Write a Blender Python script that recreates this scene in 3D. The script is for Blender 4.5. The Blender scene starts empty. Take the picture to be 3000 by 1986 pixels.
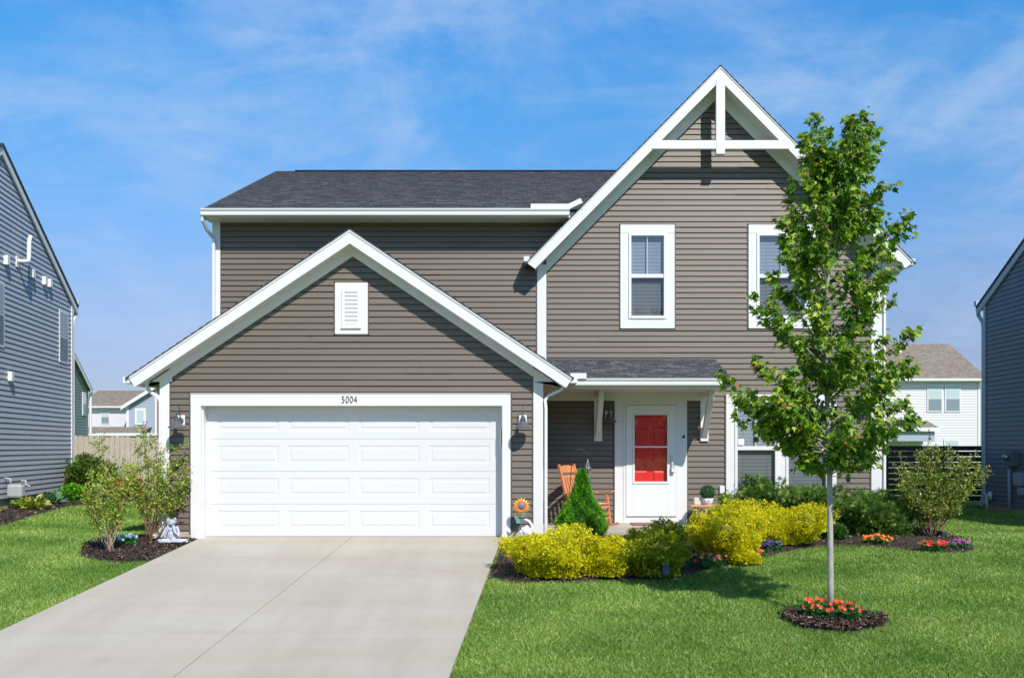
import bpy, bmesh, math, random
import numpy as np
from mathutils import Vector, Matrix, Euler

rng = np.random.default_rng(7)
random.seed(7)
R = math.radians
sc = bpy.context.scene

# ------------------------------------------------------------ camera, light, sky, exposure
cam_d = bpy.data.cameras.new('camera')
cam = bpy.data.objects.new('camera', cam_d)
sc.collection.objects.link(cam)
EYE = 1.49
cam.location = (0, 0, EYE)
cam.rotation_euler = (R(90), 0, 0)
cam_d.sensor_width = 36
FPX = 2620.0
cam_d.lens = FPX / 3000 * 36
cam_d.shift_y = (1308 - 993) / 3000
cam_d.clip_end = 6000
sc.camera = cam

SUN = Vector((0.50, -1.0, 1.15)).normalized()
sun_el = math.asin(SUN.z)
sun_rot = math.atan2(SUN.x, SUN.y)
w = bpy.data.worlds.new('World')
sc.world = w
w.use_nodes = True
nt = w.node_tree
nt.nodes.clear()
N = nt.nodes.new
L = nt.links.new
out = N('ShaderNodeOutputWorld')
bg = N('ShaderNodeBackground')
bg.inputs['Strength'].default_value = 0.15
sky = N('ShaderNodeTexSky')
sky.sky_type = 'NISHITA'
sky.sun_disc = False
sky.sun_elevation = sun_el
sky.sun_rotation = sun_rot
sky.air_density = 1.0
sky.dust_density = 0.35
sky.ozone_density = 2.2
hs = N('ShaderNodeHueSaturation')
hs.inputs['Hue'].default_value = 0.488
hs.inputs['Saturation'].default_value = 1.28
hs.inputs['Value'].default_value = 1.25
tc = N('ShaderNodeTexCoord')
sep = N('ShaderNodeSeparateXYZ')
L(tc.outputs['Generated'], sep.inputs[0])
# air close to the horizon is paler and bluer than the model's: absorb by elevation
L(sky.outputs['Color'], hs.inputs['Color'])
rampe = N('ShaderNodeValToRGB')
els = rampe.color_ramp.elements
stops = [(0.0, (.20, .27, .38)), (.03, (.24, .29, .42)), (.08, (.37, .31, .42)), (.154, (.58, .44, .52)), (.226, (.64, .56, .66)), (.36, (.60, .74, .86)), (.45, (.36, .74, .98)), (.7, (.42, .60, .74)), (1.0, (.50, .58, .68))]
while len(els) < len(stops): els.new(.5)
for e, (p_, c_) in zip(els, stops):
    e.position = p_; e.color = (*c_, 1)
L(sep.outputs['Z'], rampe.inputs[0])
tint = N('ShaderNodeMix'); tint.data_type = 'RGBA'; tint.blend_type = 'MULTIPLY'; tint.inputs['Factor'].default_value = 1
L(hs.outputs[0], tint.inputs['A']); L(rampe.outputs[0], tint.inputs['B'])
zc = N('ShaderNodeMath'); zc.operation = 'MAXIMUM'; zc.inputs[1].default_value = 0.03
L(sep.outputs['Z'], zc.inputs[0])
zo = N('ShaderNodeMath'); zo.operation = 'ADD'; zo.inputs[1].default_value = 0.30
L(zc.outputs[0], zo.inputs[0])
dx = N('ShaderNodeMath'); dx.operation = 'DIVIDE'
dy = N('ShaderNodeMath'); dy.operation = 'DIVIDE'
L(sep.outputs['X'], dx.inputs[0]); L(zo.outputs[0], dx.inputs[1])
L(sep.outputs['Y'], dy.inputs[0]); L(zo.outputs[0], dy.inputs[1])
cmb = N('ShaderNodeCombineXYZ')
L(dx.outputs[0], cmb.inputs[0]); L(dy.outputs[0], cmb.inputs[1])
def cloud_layer(scale, rot, sx, sy, lo, hi, detail, dist, off):
    mp = N('ShaderNodeMapping')
    mp.inputs['Rotation'].default_value = (0, 0, R(rot))
    mp.inputs['Scale'].default_value = (sx, sy, 1)
    mp.inputs['Location'].default_value = (off, off * .7, 0)
    L(cmb.outputs[0], mp.inputs[0])
    no = N('ShaderNodeTexNoise')
    no.inputs['Scale'].default_value = scale
    no.inputs['Detail'].default_value = detail
    no.inputs['Roughness'].default_value = 0.62
    no.inputs['Distortion'].default_value = dist
    L(mp.outputs[0], no.inputs['Vector'])
    mr = N('ShaderNodeMapRange')
    mr.interpolation_type = 'SMOOTHSTEP'
    mr.inputs['From Min'].default_value = lo
    mr.inputs['From Max'].default_value = hi
    L(no.outputs['Fac'], mr.inputs['Value'])
    return mr.outputs['Result']
c1 = cloud_layer(2.2, 25, 1.0, 0.8, 0.42, 0.72, 12, 0.5, 1.9)
c2 = cloud_layer(5.0, -20, 0.7, 1.5, 0.42, 0.74, 12, 0.9, 8.4)
mulc = N('ShaderNodeMath'); mulc.operation = 'MULTIPLY'
mulc.inputs[1].default_value = 0.60
L(c1, mulc.inputs[0])
mul2 = N('ShaderNodeMath'); mul2.operation = 'MULTIPLY'; mul2.inputs[1].default_value = 0.22
L(c2, mul2.inputs[0])
addc = N('ShaderNodeMath'); addc.operation = 'ADD'; addc.use_clamp = True
L(mulc.outputs[0], addc.inputs[0]); L(mul2.outputs[0], addc.inputs[1])
mixc = N('ShaderNodeMix'); mixc.data_type = 'RGBA'
CLOUD_MIX = mixc
L(addc.outputs[0], mixc.inputs['Factor'])
L(tint.outputs['Result'], mixc.inputs['A'])
mixc.inputs['B'].default_value = (2.5, 3.35, 4.75, 1)
L(mixc.outputs['Result'], bg.inputs['Color'])
L(bg.outputs[0], out.inputs[0])

sun_d = bpy.data.lights.new('sun', 'SUN')
sun_d.energy = 4.15
sun_d.angle = R(0.53)
sun_d.color = (1.0, 0.945, 0.865)
sun_o = bpy.data.objects.new('sun', sun_d)
sun_o.rotation_euler = (-SUN).to_track_quat('-Z', 'Y').to_euler()
sun_o.location = (20, -30, 40)
sc.collection.objects.link(sun_o)
sc.view_settings.view_transform = 'Standard'
sc.view_settings.look = 'None'
sc.view_settings.exposure = 0.32
sc.view_settings.gamma = 1
sc.render.engine = 'CYCLES'
sc.cycles.transparent_max_bounces = 16

# ------------------------------------------------------------ helpers
def px(x, y, Y):
    """photo pixel (3000 wide) at depth Y -> metres"""
    return ((x - 1500) / FPX * Y, Y, EYE - (y - 1308) / FPX * Y)
D = 3000 / 2369.0
def dp(x, y, Y): return px(x * D, y * D, Y)

SLOPE = 0.087
def gz(x, y):
    """ground height"""
    x = np.asarray(x, float); y = np.asarray(y, float)
    t = 14.5 - y
    base = -SLOPE * np.where(t > 0, t, 0)
    base = np.where(t > 14, -SLOPE * 14 , base)
    base = base - 0.03 - 0.05 * np.clip((y - 14.5) / 2, 0, 1)
    left = np.clip((-7.0 - x) / 4, 0, 1) * np.clip((y - 13) / 6, 0, 1)
    base = base + 0.30 * left
    return base
def gp(x, y):
    """photo pixel on the ground -> (X, Y, Z)"""
    v = (y - 1308) / FPX
    Y = (EYE + .03 + SLOPE * 14.5) / (v + SLOPE)
    if Y > 14.5: Y = (EYE + .05) / v
    X = (x - 1500) / FPX * Y
    return X, Y, float(gz(X, Y))
def gd(x, y): return gp(x * D, y * D)

def tag(o, label=None, cat=None, group=None, kind=None):
    if label: o['label'] = label
    if cat: o['category'] = cat
    if group: o['group'] = group
    if kind: o['kind'] = kind
    return o
def empty(name, loc=(0, 0, 0), rz=0, label=None, cat=None, group=None):
    o = bpy.data.objects.new(name, None)
    o.location = loc; o.rotation_euler = (0, 0, rz)
    o.empty_display_size = .1
    sc.collection.objects.link(o)
    return tag(o, label, cat, group)

class MB:
    def __init__(s): s.v = []; s.f = []; s.uv = {}
    def quad(s, a, b, c, d, uv=None):
        n = len(s.v); s.v += [tuple(a), tuple(b), tuple(c), tuple(d)]
        if uv: s.uv[len(s.f)] = uv
        s.f.append((n, n + 1, n + 2, n + 3))
    def poly(s, pts):
        n = len(s.v); s.v += [tuple(p) for p in pts]; s.f.append(tuple(range(n, n + len(pts))))
    def box(s, x0, x1, y0, y1, z0, z1, M=None):
        n = len(s.v)
        p = [(x0, y0, z0), (x1, y0, z0), (x1, y1, z0), (x0, y1, z0), (x0, y0, z1), (x1, y0, z1), (x1, y1, z1), (x0, y1, z1)]
        if M is not None: p = [tuple(M @ Vector(q)) for q in p]
        s.v += p
        for f in ((3, 2, 1, 0), (4, 5, 6, 7), (0, 1, 5, 4), (1, 2, 6, 5), (2, 3, 7, 6), (3, 0, 4, 7)):
            s.f.append(tuple(n + i for i in f))
        return s
    def prism(s, pts, axis, a, b):
        """polygon pts (2d) extruded along axis from a to b; axis 'y': pts=(x,z); 'x': pts=(y,z); 'z': pts=(x,y)"""
        def m(p, t):
            if axis == 'y': return (p[0], t, p[1])
            if axis == 'x': return (t, p[0], p[1])
            return (p[0], p[1], t)
        n = len(s.v); k = len(pts)
        s.v += [m(p, a) for p in pts] + [m(p, b) for p in pts]
        s.f.append(tuple(n + i for i in range(k)))
        s.f.append(tuple(n + k + i for i in reversed(range(k))))
        for i in range(k):
            j = (i + 1) % k
            s.f.append((n + j, n + i, n + k + i, n + k + j))
        return s
    def tube(s, path, r, seg=8, sx=1.0, cap=True):
        path = [Vector(p) for p in path]
        if not hasattr(r, '__len__'): r = [r] * len(path)
        n = len(s.v); k = len(path)
        up = None
        for i, p in enumerate(path):
            t = (path[min(i + 1, k - 1)] - path[max(i - 1, 0)]).normalized()
            if up is None:
                up = Vector((0, 1, 0)) if abs(t.y) < .8 else Vector((1, 0, 0))
            a = t.cross(up).normalized(); b = a.cross(t).normalized(); up = b
            for q in range(seg):
                an = 2 * math.pi * (q + .5) / seg
                s.v.append(tuple(p + a * (math.cos(an) * r[i] * sx) + b * (math.sin(an) * r[i])))
        for i in range(k - 1):
            for q in range(seg):
                q2 = (q + 1) % seg
                s.f.append((n + i * seg + q, n + i * seg + q2, n + (i + 1) * seg + q2, n + (i + 1) * seg + q))
        if cap:
            s.f.append(tuple(n + q for q in reversed(range(seg))))
            s.f.append(tuple(n + (k - 1) * seg + q for q in range(seg)))
        return s
    def lathe(s, prof, seg=20, c=(0, 0, 0)):
        n = len(s.v); k = len(prof)
        for (r, z) in prof:
            for q in range(seg):
                a = 2 * math.pi * q / seg
                s.v.append((c[0] + r * math.cos(a), c[1] + r * math.sin(a), c[2] + z))
        for i in range(k - 1):
            for q in range(seg):
                q2 = (q + 1) % seg
                s.f.append((n + i * seg + q, n + i * seg + q2, n + (i + 1) * seg + q2, n + (i + 1) * seg + q))
        return s
    def ell(s, c, r, rot=None, seg=14):
        n = len(s.v); k = seg // 2 + 1
        Mr = rot.to_matrix() if rot else Matrix.Identity(3)
        for i in range(k):
            th = math.pi * i / (k - 1)
            for q in range(seg):
                a = 2 * math.pi * q / seg
                p = Mr @ Vector((r[0] * math.sin(th) * math.cos(a), r[1] * math.sin(th) * math.sin(a), r[2] * math.cos(th)))
                s.v.append((c[0] + p.x, c[1] + p.y, c[2] + p.z))
        for i in range(k - 1):
            for q in range(seg):
                q2 = (q + 1) % seg
                s.f.append((n + i * seg + q, n + (i + 1) * seg + q, n + (i + 1) * seg + q2, n + i * seg + q2))
        return s
    def build(s, name, mat, parent=None, smooth=False, bevel=0, remesh=0, uv=False, solid=0):
        me = bpy.data.meshes.new(name)
        me.from_pydata(s.v, [], s.f)
        me.update()
        if s.uv:
            ul = me.uv_layers.new(name='UVMap')
            for fi, uvs in s.uv.items():
                pl = me.polygons[fi]
                for li, u in zip(pl.loop_indices, uvs): ul.data[li].uv = u
        me.materials.append(mat)
        if smooth: me.polygons.foreach_set('use_smooth', [True] * len(me.polygons))
        o = bpy.data.objects.new(name, me)
        sc.collection.objects.link(o)
        if parent is not None:
            o.parent = parent
        if remesh:
            m = o.modifiers.new('r', 'REMESH'); m.mode = 'VOXEL'; m.voxel_size = remesh; m.use_smooth_shade = True
            m2 = o.modifiers.new('s', 'SMOOTH'); m2.factor = .5; m2.iterations = 6
        if solid:
            m = o.modifiers.new('t', 'SOLIDIFY'); m.thickness = solid; m.offset = 0
        if bevel:
            m = o.modifiers.new('b', 'BEVEL'); m.width = bevel; m.segments = 2; m.limit_method = 'ANGLE'
        return o

def rand_rots(n, normal, spin=True, jitter=0.5):
    """rotation matrices whose local Z follows normal (n,3) with jitter, local Y random around it"""
    nz = normal + rng.normal(0, jitter, (n, 3))
    nz /= np.linalg.norm(nz, axis=1, keepdims=True) + 1e-9
    a = rng.normal(0, 1, (n, 3))
    ax = np.cross(nz, a); ax /= np.linalg.norm(ax, axis=1, keepdims=True) + 1e-9
    ay = np.cross(nz, ax)
    return np.stack([ax, ay, nz], axis=2)
def rots_dir(n, ydir, jitter=.3):
    """local Y follows ydir"""
    y = ydir + rng.normal(0, jitter, (n, 3))
    y /= np.linalg.norm(y, axis=1, keepdims=True) + 1e-9
    a = rng.normal(0, 1, (n, 3))
    x = np.cross(y, a); x /= np.linalg.norm(x, axis=1, keepdims=True) + 1e-9
    z = np.cross(x, y)
    return np.stack([x, y, z], axis=2)

def scatter(name, tv, tf, P, Rm, S, tint, mat, parent=None, smooth=False):
    """many copies of a little template as ONE mesh; tf: list of faces"""
    tv = np.array(tv, float); n = len(P); k = len(tv)
    S = np.asarray(S, float).reshape(n, 1, 1) if np.ndim(S) <= 1 else S
    V = np.einsum('nij,kj->nki', Rm, tv) * S + P[:, None, :]
    V = V.reshape(-1, 3)
    lens = np.array([len(f) for f in tf]); flat = np.array([i for f in tf for i in f])
    loops = (flat[None, :] + (np.arange(n) * k)[:, None]).reshape(-1)
    tot = np.tile(lens, n)
    st = np.concatenate([[0], np.cumsum(tot)[:-1]])
    me = bpy.data.meshes.new(name)
    me.vertices.add(len(V)); me.vertices.foreach_set('co', V.astype(np.float32).ravel())
    me.loops.add(len(loops)); me.loops.foreach_set('vertex_index', loops.astype(np.int32))
    me.polygons.add(len(tot))
    me.polygons.foreach_set('loop_start', st.astype(np.int32))
    me.polygons.foreach_set('loop_total', tot.astype(np.int32))
    if smooth: me.polygons.foreach_set('use_smooth', np.ones(len(tot), bool))
    me.update(calc_edges=True)
    at = me.attributes.new('tint', 'FLOAT', 'FACE')
    at.data.foreach_set('value', np.repeat(np.asarray(tint, np.float32), len(tf)))
    me.materials.append(mat)
    o = bpy.data.objects.new(name, me)
    sc.collection.objects.link(o)
    if parent is not None: o.parent = parent
    return o

# ------------------------------------------------------------ materials
def new_mat(name):
    m = bpy.data.materials.new(name); m.use_nodes = True
    nt = m.node_tree
    b = nt.nodes['Principled BSDF']
    return m, nt, b
def mat(name, col, rough=.5, var=0.0, vscale=6, bump=0, bscale=60, spec=.5, metal=0, col2=None, stretch=None, sub=0):
    m, nt, b = new_mat(name)
    b.inputs['Roughness'].default_value = rough
    b.inputs['Metallic'].default_value = metal
    b.inputs['Specular IOR Level'].default_value = spec
    b.inputs['Base Color'].default_value = (*col, 1)
    if var or col2 or bump:
        tc = nt.nodes.new('ShaderNodeTexCoord')
        mp = nt.nodes.new('ShaderNodeMapping')
        if stretch: mp.inputs['Scale'].default_value = stretch
        nt.links.new(tc.outputs['Object'], mp.inputs[0])
    if var or col2:
        no = nt.nodes.new('ShaderNodeTexNoise'); no.inputs['Scale'].default_value = vscale; no.inputs['Detail'].default_value = 6
        nt.links.new(mp.outputs[0], no.inputs['Vector'])
        cr = nt.nodes.new('ShaderNodeValToRGB')
        c2 = col2 or tuple(c * (1 - var) for c in col)
        cr.color_ramp.elements[0].position = .3; cr.color_ramp.elements[1].position = .7
        cr.color_ramp.elements[0].color = (*c2, 1); cr.color_ramp.elements[1].color = (*col, 1)
        nt.links.new(no.outputs['Fac'], cr.inputs[0])
        nt.links.new(cr.outputs[0], b.inputs['Base Color'])
    if bump:
        n2 = nt.nodes.new('ShaderNodeTexNoise'); n2.inputs['Scale'].default_value = bscale; n2.inputs['Detail'].default_value = 5
        nt.links.new(mp.outputs[0], n2.inputs['Vector'])
        bp = nt.nodes.new('ShaderNodeBump'); bp.inputs['Strength'].default_value = bump; bp.inputs['Distance'].default_value = .01
        nt.links.new(n2.outputs['Fac'], bp.inputs['Height'])
        nt.links.new(bp.outputs[0], b.inputs['Normal'])
    return m
def leaf_mat(name, stops, rough=.5, trans=.35, patch=None):
    """stops: list of (pos, rgb) over the 'tint' attribute"""
    m, nt, b = new_mat(name)
    at = nt.nodes.new('ShaderNodeAttribute'); at.attribute_name = 'tint'
    cr = nt.nodes.new('ShaderNodeValToRGB')
    el = cr.color_ramp.elements
    while len(el) < len(stops): el.new(.5)
    for e, (p, c) in zip(el, stops):
        e.position = p; e.color = (*c, 1)
    nt.links.new(at.outputs['Fac'], cr.inputs[0])
    col = cr.outputs[0]
    if patch:
        tc = nt.nodes.new('ShaderNodeTexCoord')
        no = nt.nodes.new('ShaderNodeTexNoise'); no.inputs['Scale'].default_value = patch[0]; no.inputs['Detail'].default_value = 4
        nt.links.new(tc.outputs['Object'], no.inputs['Vector'])
        mr = nt.nodes.new('ShaderNodeMapRange'); mr.inputs['From Min'].default_value = .35; mr.inputs['From Max'].default_value = .65
        nt.links.new(no.outputs['Fac'], mr.inputs['Value'])
        mx = nt.nodes.new('ShaderNodeMix'); mx.data_type = 'RGBA'; mx.blend_type = 'MULTIPLY'; mx.inputs['Factor'].default_value = 1
        c2 = nt.nodes.new('ShaderNodeMix'); c2.data_type = 'RGBA'
        c2.inputs['A'].default_value = (*patch[1], 1); c2.inputs['B'].default_value = (*patch[2], 1)
        nt.links.new(mr.outputs[0], c2.inputs['Factor'])
        nt.links.new(col, mx.inputs['A']); nt.links.new(c2.outputs['Result'], mx.inputs['B'])
        col = mx.outputs['Result']
    nt.links.new(col, b.inputs['Base Color'])
    b.inputs['Roughness'].default_value = rough
    b.inputs['Specular IOR Level'].default_value = .35
    if trans:
        tr = nt.nodes.new('ShaderNodeBsdfTranslucent')
        nt.links.new(col, tr.inputs['Color'])
        ms = nt.nodes.new('ShaderNodeMixShader'); ms.inputs[0].default_value = trans
        nt.links.new(b.outputs[0], ms.inputs[1]); nt.links.new(tr.outputs[0], ms.inputs[2])
        nt.links.new(ms.outputs[0], nt.nodes['Material Output'].inputs['Surface'])
    return m

WHITE = mat('white_trim', (.745, .735, .72), .45, var=.03, vscale=3, bump=.04, bscale=40)
WHITE_V = mat('white_vinyl', (.73, .73, .725), .35)
DOORW = mat('white_garage_steel', (.665, .66, .665), .4, bump=.03, bscale=180)
SIDING = mat('taupe_siding', (.158, .125, .097), .5, var=.12, vscale=2.2, bump=.05, bscale=30, stretch=(.3, .3, 8))
SIDE_J = mat('taupe_channel', (.11, .092, .08), .5)
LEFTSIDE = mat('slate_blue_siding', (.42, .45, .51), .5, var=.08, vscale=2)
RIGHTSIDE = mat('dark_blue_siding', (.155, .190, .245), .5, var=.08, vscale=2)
GREENSIDE = mat('sage_green_siding', (.17, .22, .20), .55, var=.06, vscale=2)
PALESIDE = mat('white_siding', (.68, .67, .68), .5)
GREYSIDE = mat('grey_blue_siding', (.36, .40, .48), .5)
CONC = mat('foundation_concrete', (.50, .43, .33), .85, var=.12, vscale=7, bump=.3, bscale=80)
DARK = mat('dark_backing', (.02, .02, .022), .9)  # near-black stand-in for unlit interiors, on the added cores and window backings
BLACKM = mat('black_metal', (.03, .03, .034), .45)
LAMPM = mat('dark_pewter_metal', (.085, .09, .105), .42)
ORANGEW = mat('orange_stained_wood', (.66, .25, .105), .5, var=.18, vscale=9, stretch=(1, 1, .3), bump=.06)
REDP = mat('red_door_paint', (.80, .018, .024), .4)
BARK = mat('grey_bark', (.47, .42, .37), .85, var=.3, vscale=14, bump=.5, bscale=60, stretch=(1, 1, .4))
STEM = mat('brown_stem', (.22, .13, .085), .8, var=.3, vscale=20)
PALESTEM = mat('pale_brown_stem', (.42, .29, .22), .8, var=.3, vscale=20)
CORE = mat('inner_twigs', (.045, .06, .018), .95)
CHROME = mat('steel', (.45, .45, .44), .3, metal=.9)
STATUE = mat('grey_glazed_stone', (.50, .52, .60), .42, var=.25, vscale=14, bump=.1)
WSTAT = mat('white_ceramic', (.80, .80, .80), .3)
BRICK = mat('red_brick', (.30, .12, .10), .8)
MATRUG = mat('brown_doormat', (.24, .13, .09), .95, bump=.4, bscale=300)
FRAMEG = mat('grey_painted_fittings', (.33, .37, .42), .5)
TANRAIL = mat('tan_rail', (.62, .52, .36), .6)

def shingle_mat(name, c1, c2, c3):
    m, nt, b = new_mat(name)
    uv = nt.nodes.new('ShaderNodeUVMap')
    br = nt.nodes.new('ShaderNodeTexBrick')
    br.offset = .5; br.offset_frequency = 2; br.squash = .7; br.squash_frequency = 3
    br.inputs['Scale'].default_value = 1
    br.inputs['Brick Width'].default_value = .21
    br.inputs['Row Height'].default_value = .14
    br.inputs['Mortar Size'].default_value = .006
    br.inputs['Bias'].default_value = -.1
    br.inputs['Color1'].default_value = (*c1, 1); br.inputs['Color2'].default_value = (*c2, 1); br.inputs['Mortar'].default_value = (*c3, 1)
    nt.links.new(uv.outputs[0], br.inputs['Vector'])
    no = nt.nodes.new('ShaderNodeTexNoise'); no.inputs['Scale'].default_value = 90; no.inputs['Detail'].default_value = 3
    nt.links.new(uv.outputs[0], no.inputs['Vector'])
    mx = nt.nodes.new('ShaderNodeMix'); mx.data_type = 'RGBA'; mx.blend_type = 'MULTIPLY'; mx.inputs['Factor'].default_value = .75
    cr = nt.nodes.new('ShaderNodeValToRGB'); cr.color_ramp.elements[0].position = .3; cr.color_ramp.elements[1].position = .62
    cr.color_ramp.elements[0].color = (.35, .35, .38, 1); cr.color_ramp.elements[1].color = (1.3, 1.3, 1.32, 1)
    nt.links.new(no.outputs['Fac'], cr.inputs[0])
    nt.links.new(br.outputs['Color'], mx.inputs['A']); nt.links.new(cr.outputs[0], mx.inputs['B'])
    # printed shadow band of laminated shingles: a dark strip along the top of every second tab
    sp = nt.nodes.new('ShaderNodeSeparateXYZ'); nt.links.new(uv.outputs[0], sp.inputs[0])
    dv = nt.nodes.new('ShaderNodeMath'); dv.operation = 'DIVIDE'; dv.inputs[1].default_value = .14; nt.links.new(sp.outputs['Y'], dv.inputs[0])
    fr = nt.nodes.new('ShaderNodeMath'); fr.operation = 'FRACT'; nt.links.new(dv.outputs[0], fr.inputs[0])
    gt_ = nt.nodes.new('ShaderNodeMath'); gt_.operation = 'GREATER_THAN'; gt_.inputs[1].default_value = .60; nt.links.new(fr.outputs[0], gt_.inputs[0])
    b2 = nt.nodes.new('ShaderNodeTexBrick'); b2.offset = .37; b2.offset_frequency = 3; b2.squash = .6; b2.squash_frequency = 2
    b2.inputs['Scale'].default_value = 1; b2.inputs['Brick Width'].default_value = .26; b2.inputs['Row Height'].default_value = .14; b2.inputs['Mortar Size'].default_value = 0
    b2.inputs['Color1'].default_value = (0, 0, 0, 1); b2.inputs['Color2'].default_value = (1, 1, 1, 1); nt.links.new(uv.outputs[0], b2.inputs['Vector'])
    g2 = nt.nodes.new('ShaderNodeMath'); g2.operation = 'GREATER_THAN'; g2.inputs[1].default_value = .52; nt.links.new(b2.outputs['Color'], g2.inputs[0])
    ml = nt.nodes.new('ShaderNodeMath'); ml.operation = 'MULTIPLY'; nt.links.new(gt_.outputs[0], ml.inputs[0]); nt.links.new(g2.outputs[0], ml.inputs[1])
    m4 = nt.nodes.new('ShaderNodeMix'); m4.data_type = 'RGBA'; nt.links.new(ml.outputs[0], m4.inputs['Factor'])
    nt.links.new(mx.outputs['Result'], m4.inputs['A']); m4.inputs['B'].default_value = (*c3, 1)
    nt.links.new(m4.outputs['Result'], b.inputs['Base Color'])
    b.inputs['Roughness'].default_value = .9
    bp = nt.nodes.new('ShaderNodeBump'); bp.inputs['Strength'].default_value = .8; bp.inputs['Distance'].default_value = .012
    nt.links.new(br.outputs['Fac'], bp.inputs['Height']); bp.invert = True
    nt.links.new(bp.outputs[0], b.inputs['Normal'])
    return m
SHINGLE = shingle_mat('charcoal_shingles', (.072, .073, .082), (.148, .146, .158), (.028, .028, .032))
TANROOF = shingle_mat('tan_shingles', (.235, .185, .14), (.33, .275, .215), (.17, .13, .10))

def glass_mat(name, tint=(.55, .6, .62), refl=.12, rough=.02):
    m, nt, b = new_mat(name)
    m.use_transparent_shadow = True
    nt.nodes.remove(b)
    tr = nt.nodes.new('ShaderNodeBsdfTransparent'); tr.inputs[0].default_value = (*tint, 1)
    gl = nt.nodes.new('ShaderNodeBsdfGlossy'); gl.inputs['Roughness'].default_value = rough
    fr = nt.nodes.new('ShaderNodeLayerWeight')
    pw = nt.nodes.new('ShaderNodeMath'); pw.operation = 'POWER'; pw.inputs[1].default_value = 4
    nt.links.new(fr.outputs['Facing'], pw.inputs[0])
    ad = nt.nodes.new('ShaderNodeMath'); ad.inputs[1].default_value = refl + .04; ad.use_clamp = True
    nt.links.new(pw.outputs[0], ad.inputs[0])
    ms = nt.nodes.new('ShaderNodeMixShader')
    nt.links.new(ad.outputs[0], ms.inputs[0]); nt.links.new(tr.outputs[0], ms.inputs[1]); nt.links.new(gl.outputs[0], ms.inputs[2])
    nt.links.new(ms.outputs[0], nt.nodes['Material Output'].inputs['Surface'])
    return m
GLASS = glass_mat('window_glass', (.84, .90, .95), .12)
DGLASS = glass_mat('storm_door_glass', (.95, .93, .93), .035)
SGLASS = glass_mat('screened_glass', (.62, .64, .64), .05)
BLIND = mat('grey_blind_slats', (.40, .42, .45), .6)

# ------------------------------------------------------------ ground, driveway, beds
def ground():
    xs = np.unique(np.concatenate([np.linspace(-2500, -40, 14), np.linspace(-40, 40, 120), np.linspace(40, 2500, 14)]))
    ys = np.unique(np.concatenate([np.linspace(-600, -10, 8), np.linspace(-10, 14.5, 60), np.linspace(14.5, 40, 70), np.linspace(40, 3000, 20)]))
    X, Y = np.meshgrid(xs, ys)
    Z = gz(X, Y) - .012
    V = np.stack([X, Y, Z], 2).reshape(-1, 3)
    nx, ny = len(xs), len(ys)
    F = [(j * nx + i, j * nx + i + 1, (j + 1) * nx + i + 1, (j + 1) * nx + i) for j in range(ny - 1) for i in range(nx - 1)]
    m, nt, b = new_mat('lawn_soil')
    tc = nt.nodes.new('ShaderNodeTexCoord')
    n1 = nt.nodes.new('ShaderNodeTexNoise'); n1.inputs['Scale'].default_value = 26; n1.inputs['Detail'].default_value = 8; n1.inputs['Roughness'].default_value = .7
    n2 = nt.nodes.new('ShaderNodeTexNoise'); n2.inputs['Scale'].default_value = .8; n2.inputs['Detail'].default_value = 5
    nt.links.new(tc.outputs['Object'], n1.inputs['Vector']); nt.links.new(tc.outputs['Object'], n2.inputs['Vector'])
    c1 = nt.nodes.new('ShaderNodeValToRGB'); c1.color_ramp.elements[0].position = .35; c1.color_ramp.elements[1].position = .65
    c1.color_ramp.elements[0].color = (.07, .13, .016, 1); c1.color_ramp.elements[1].color = (.20, .32, .05, 1)
    nt.links.new(n1.outputs['Fac'], c1.inputs[0])
    mx = nt.nodes.new('ShaderNodeMix'); mx.data_type = 'RGBA'; mx.blend_type = 'MULTIPLY'; mx.inputs['Factor'].default_value = .6
    c2 = nt.nodes.new('ShaderNodeValToRGB'); c2.color_ramp.elements[0].color = (.55, .6, .5, 1); c2.color_ramp.elements[1].color = (1.2, 1.15, 1, 1)
    c2.color_ramp.elements[0].position = .35; c2.color_ramp.elements[1].position = .62
    nt.links.new(n2.outputs['Fac'], c2.inputs[0])
    nt.links.new(c1.outputs[0], mx.inputs['A']); nt.links.new(c2.outputs[0], mx.inputs['B'])
    nt.links.new(mx.outputs['Result'], b.inputs['Base Color'])
    b.inputs['Roughness'].default_value = .95; b.inputs['Specular IOR Level'].default_value = .1
    mb = MB(); mb.v = [tuple(v) for v in V]; mb.f = F
    o = mb.build('ground', m, smooth=True)
    tag(o, kind='structure')
ground()

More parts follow.
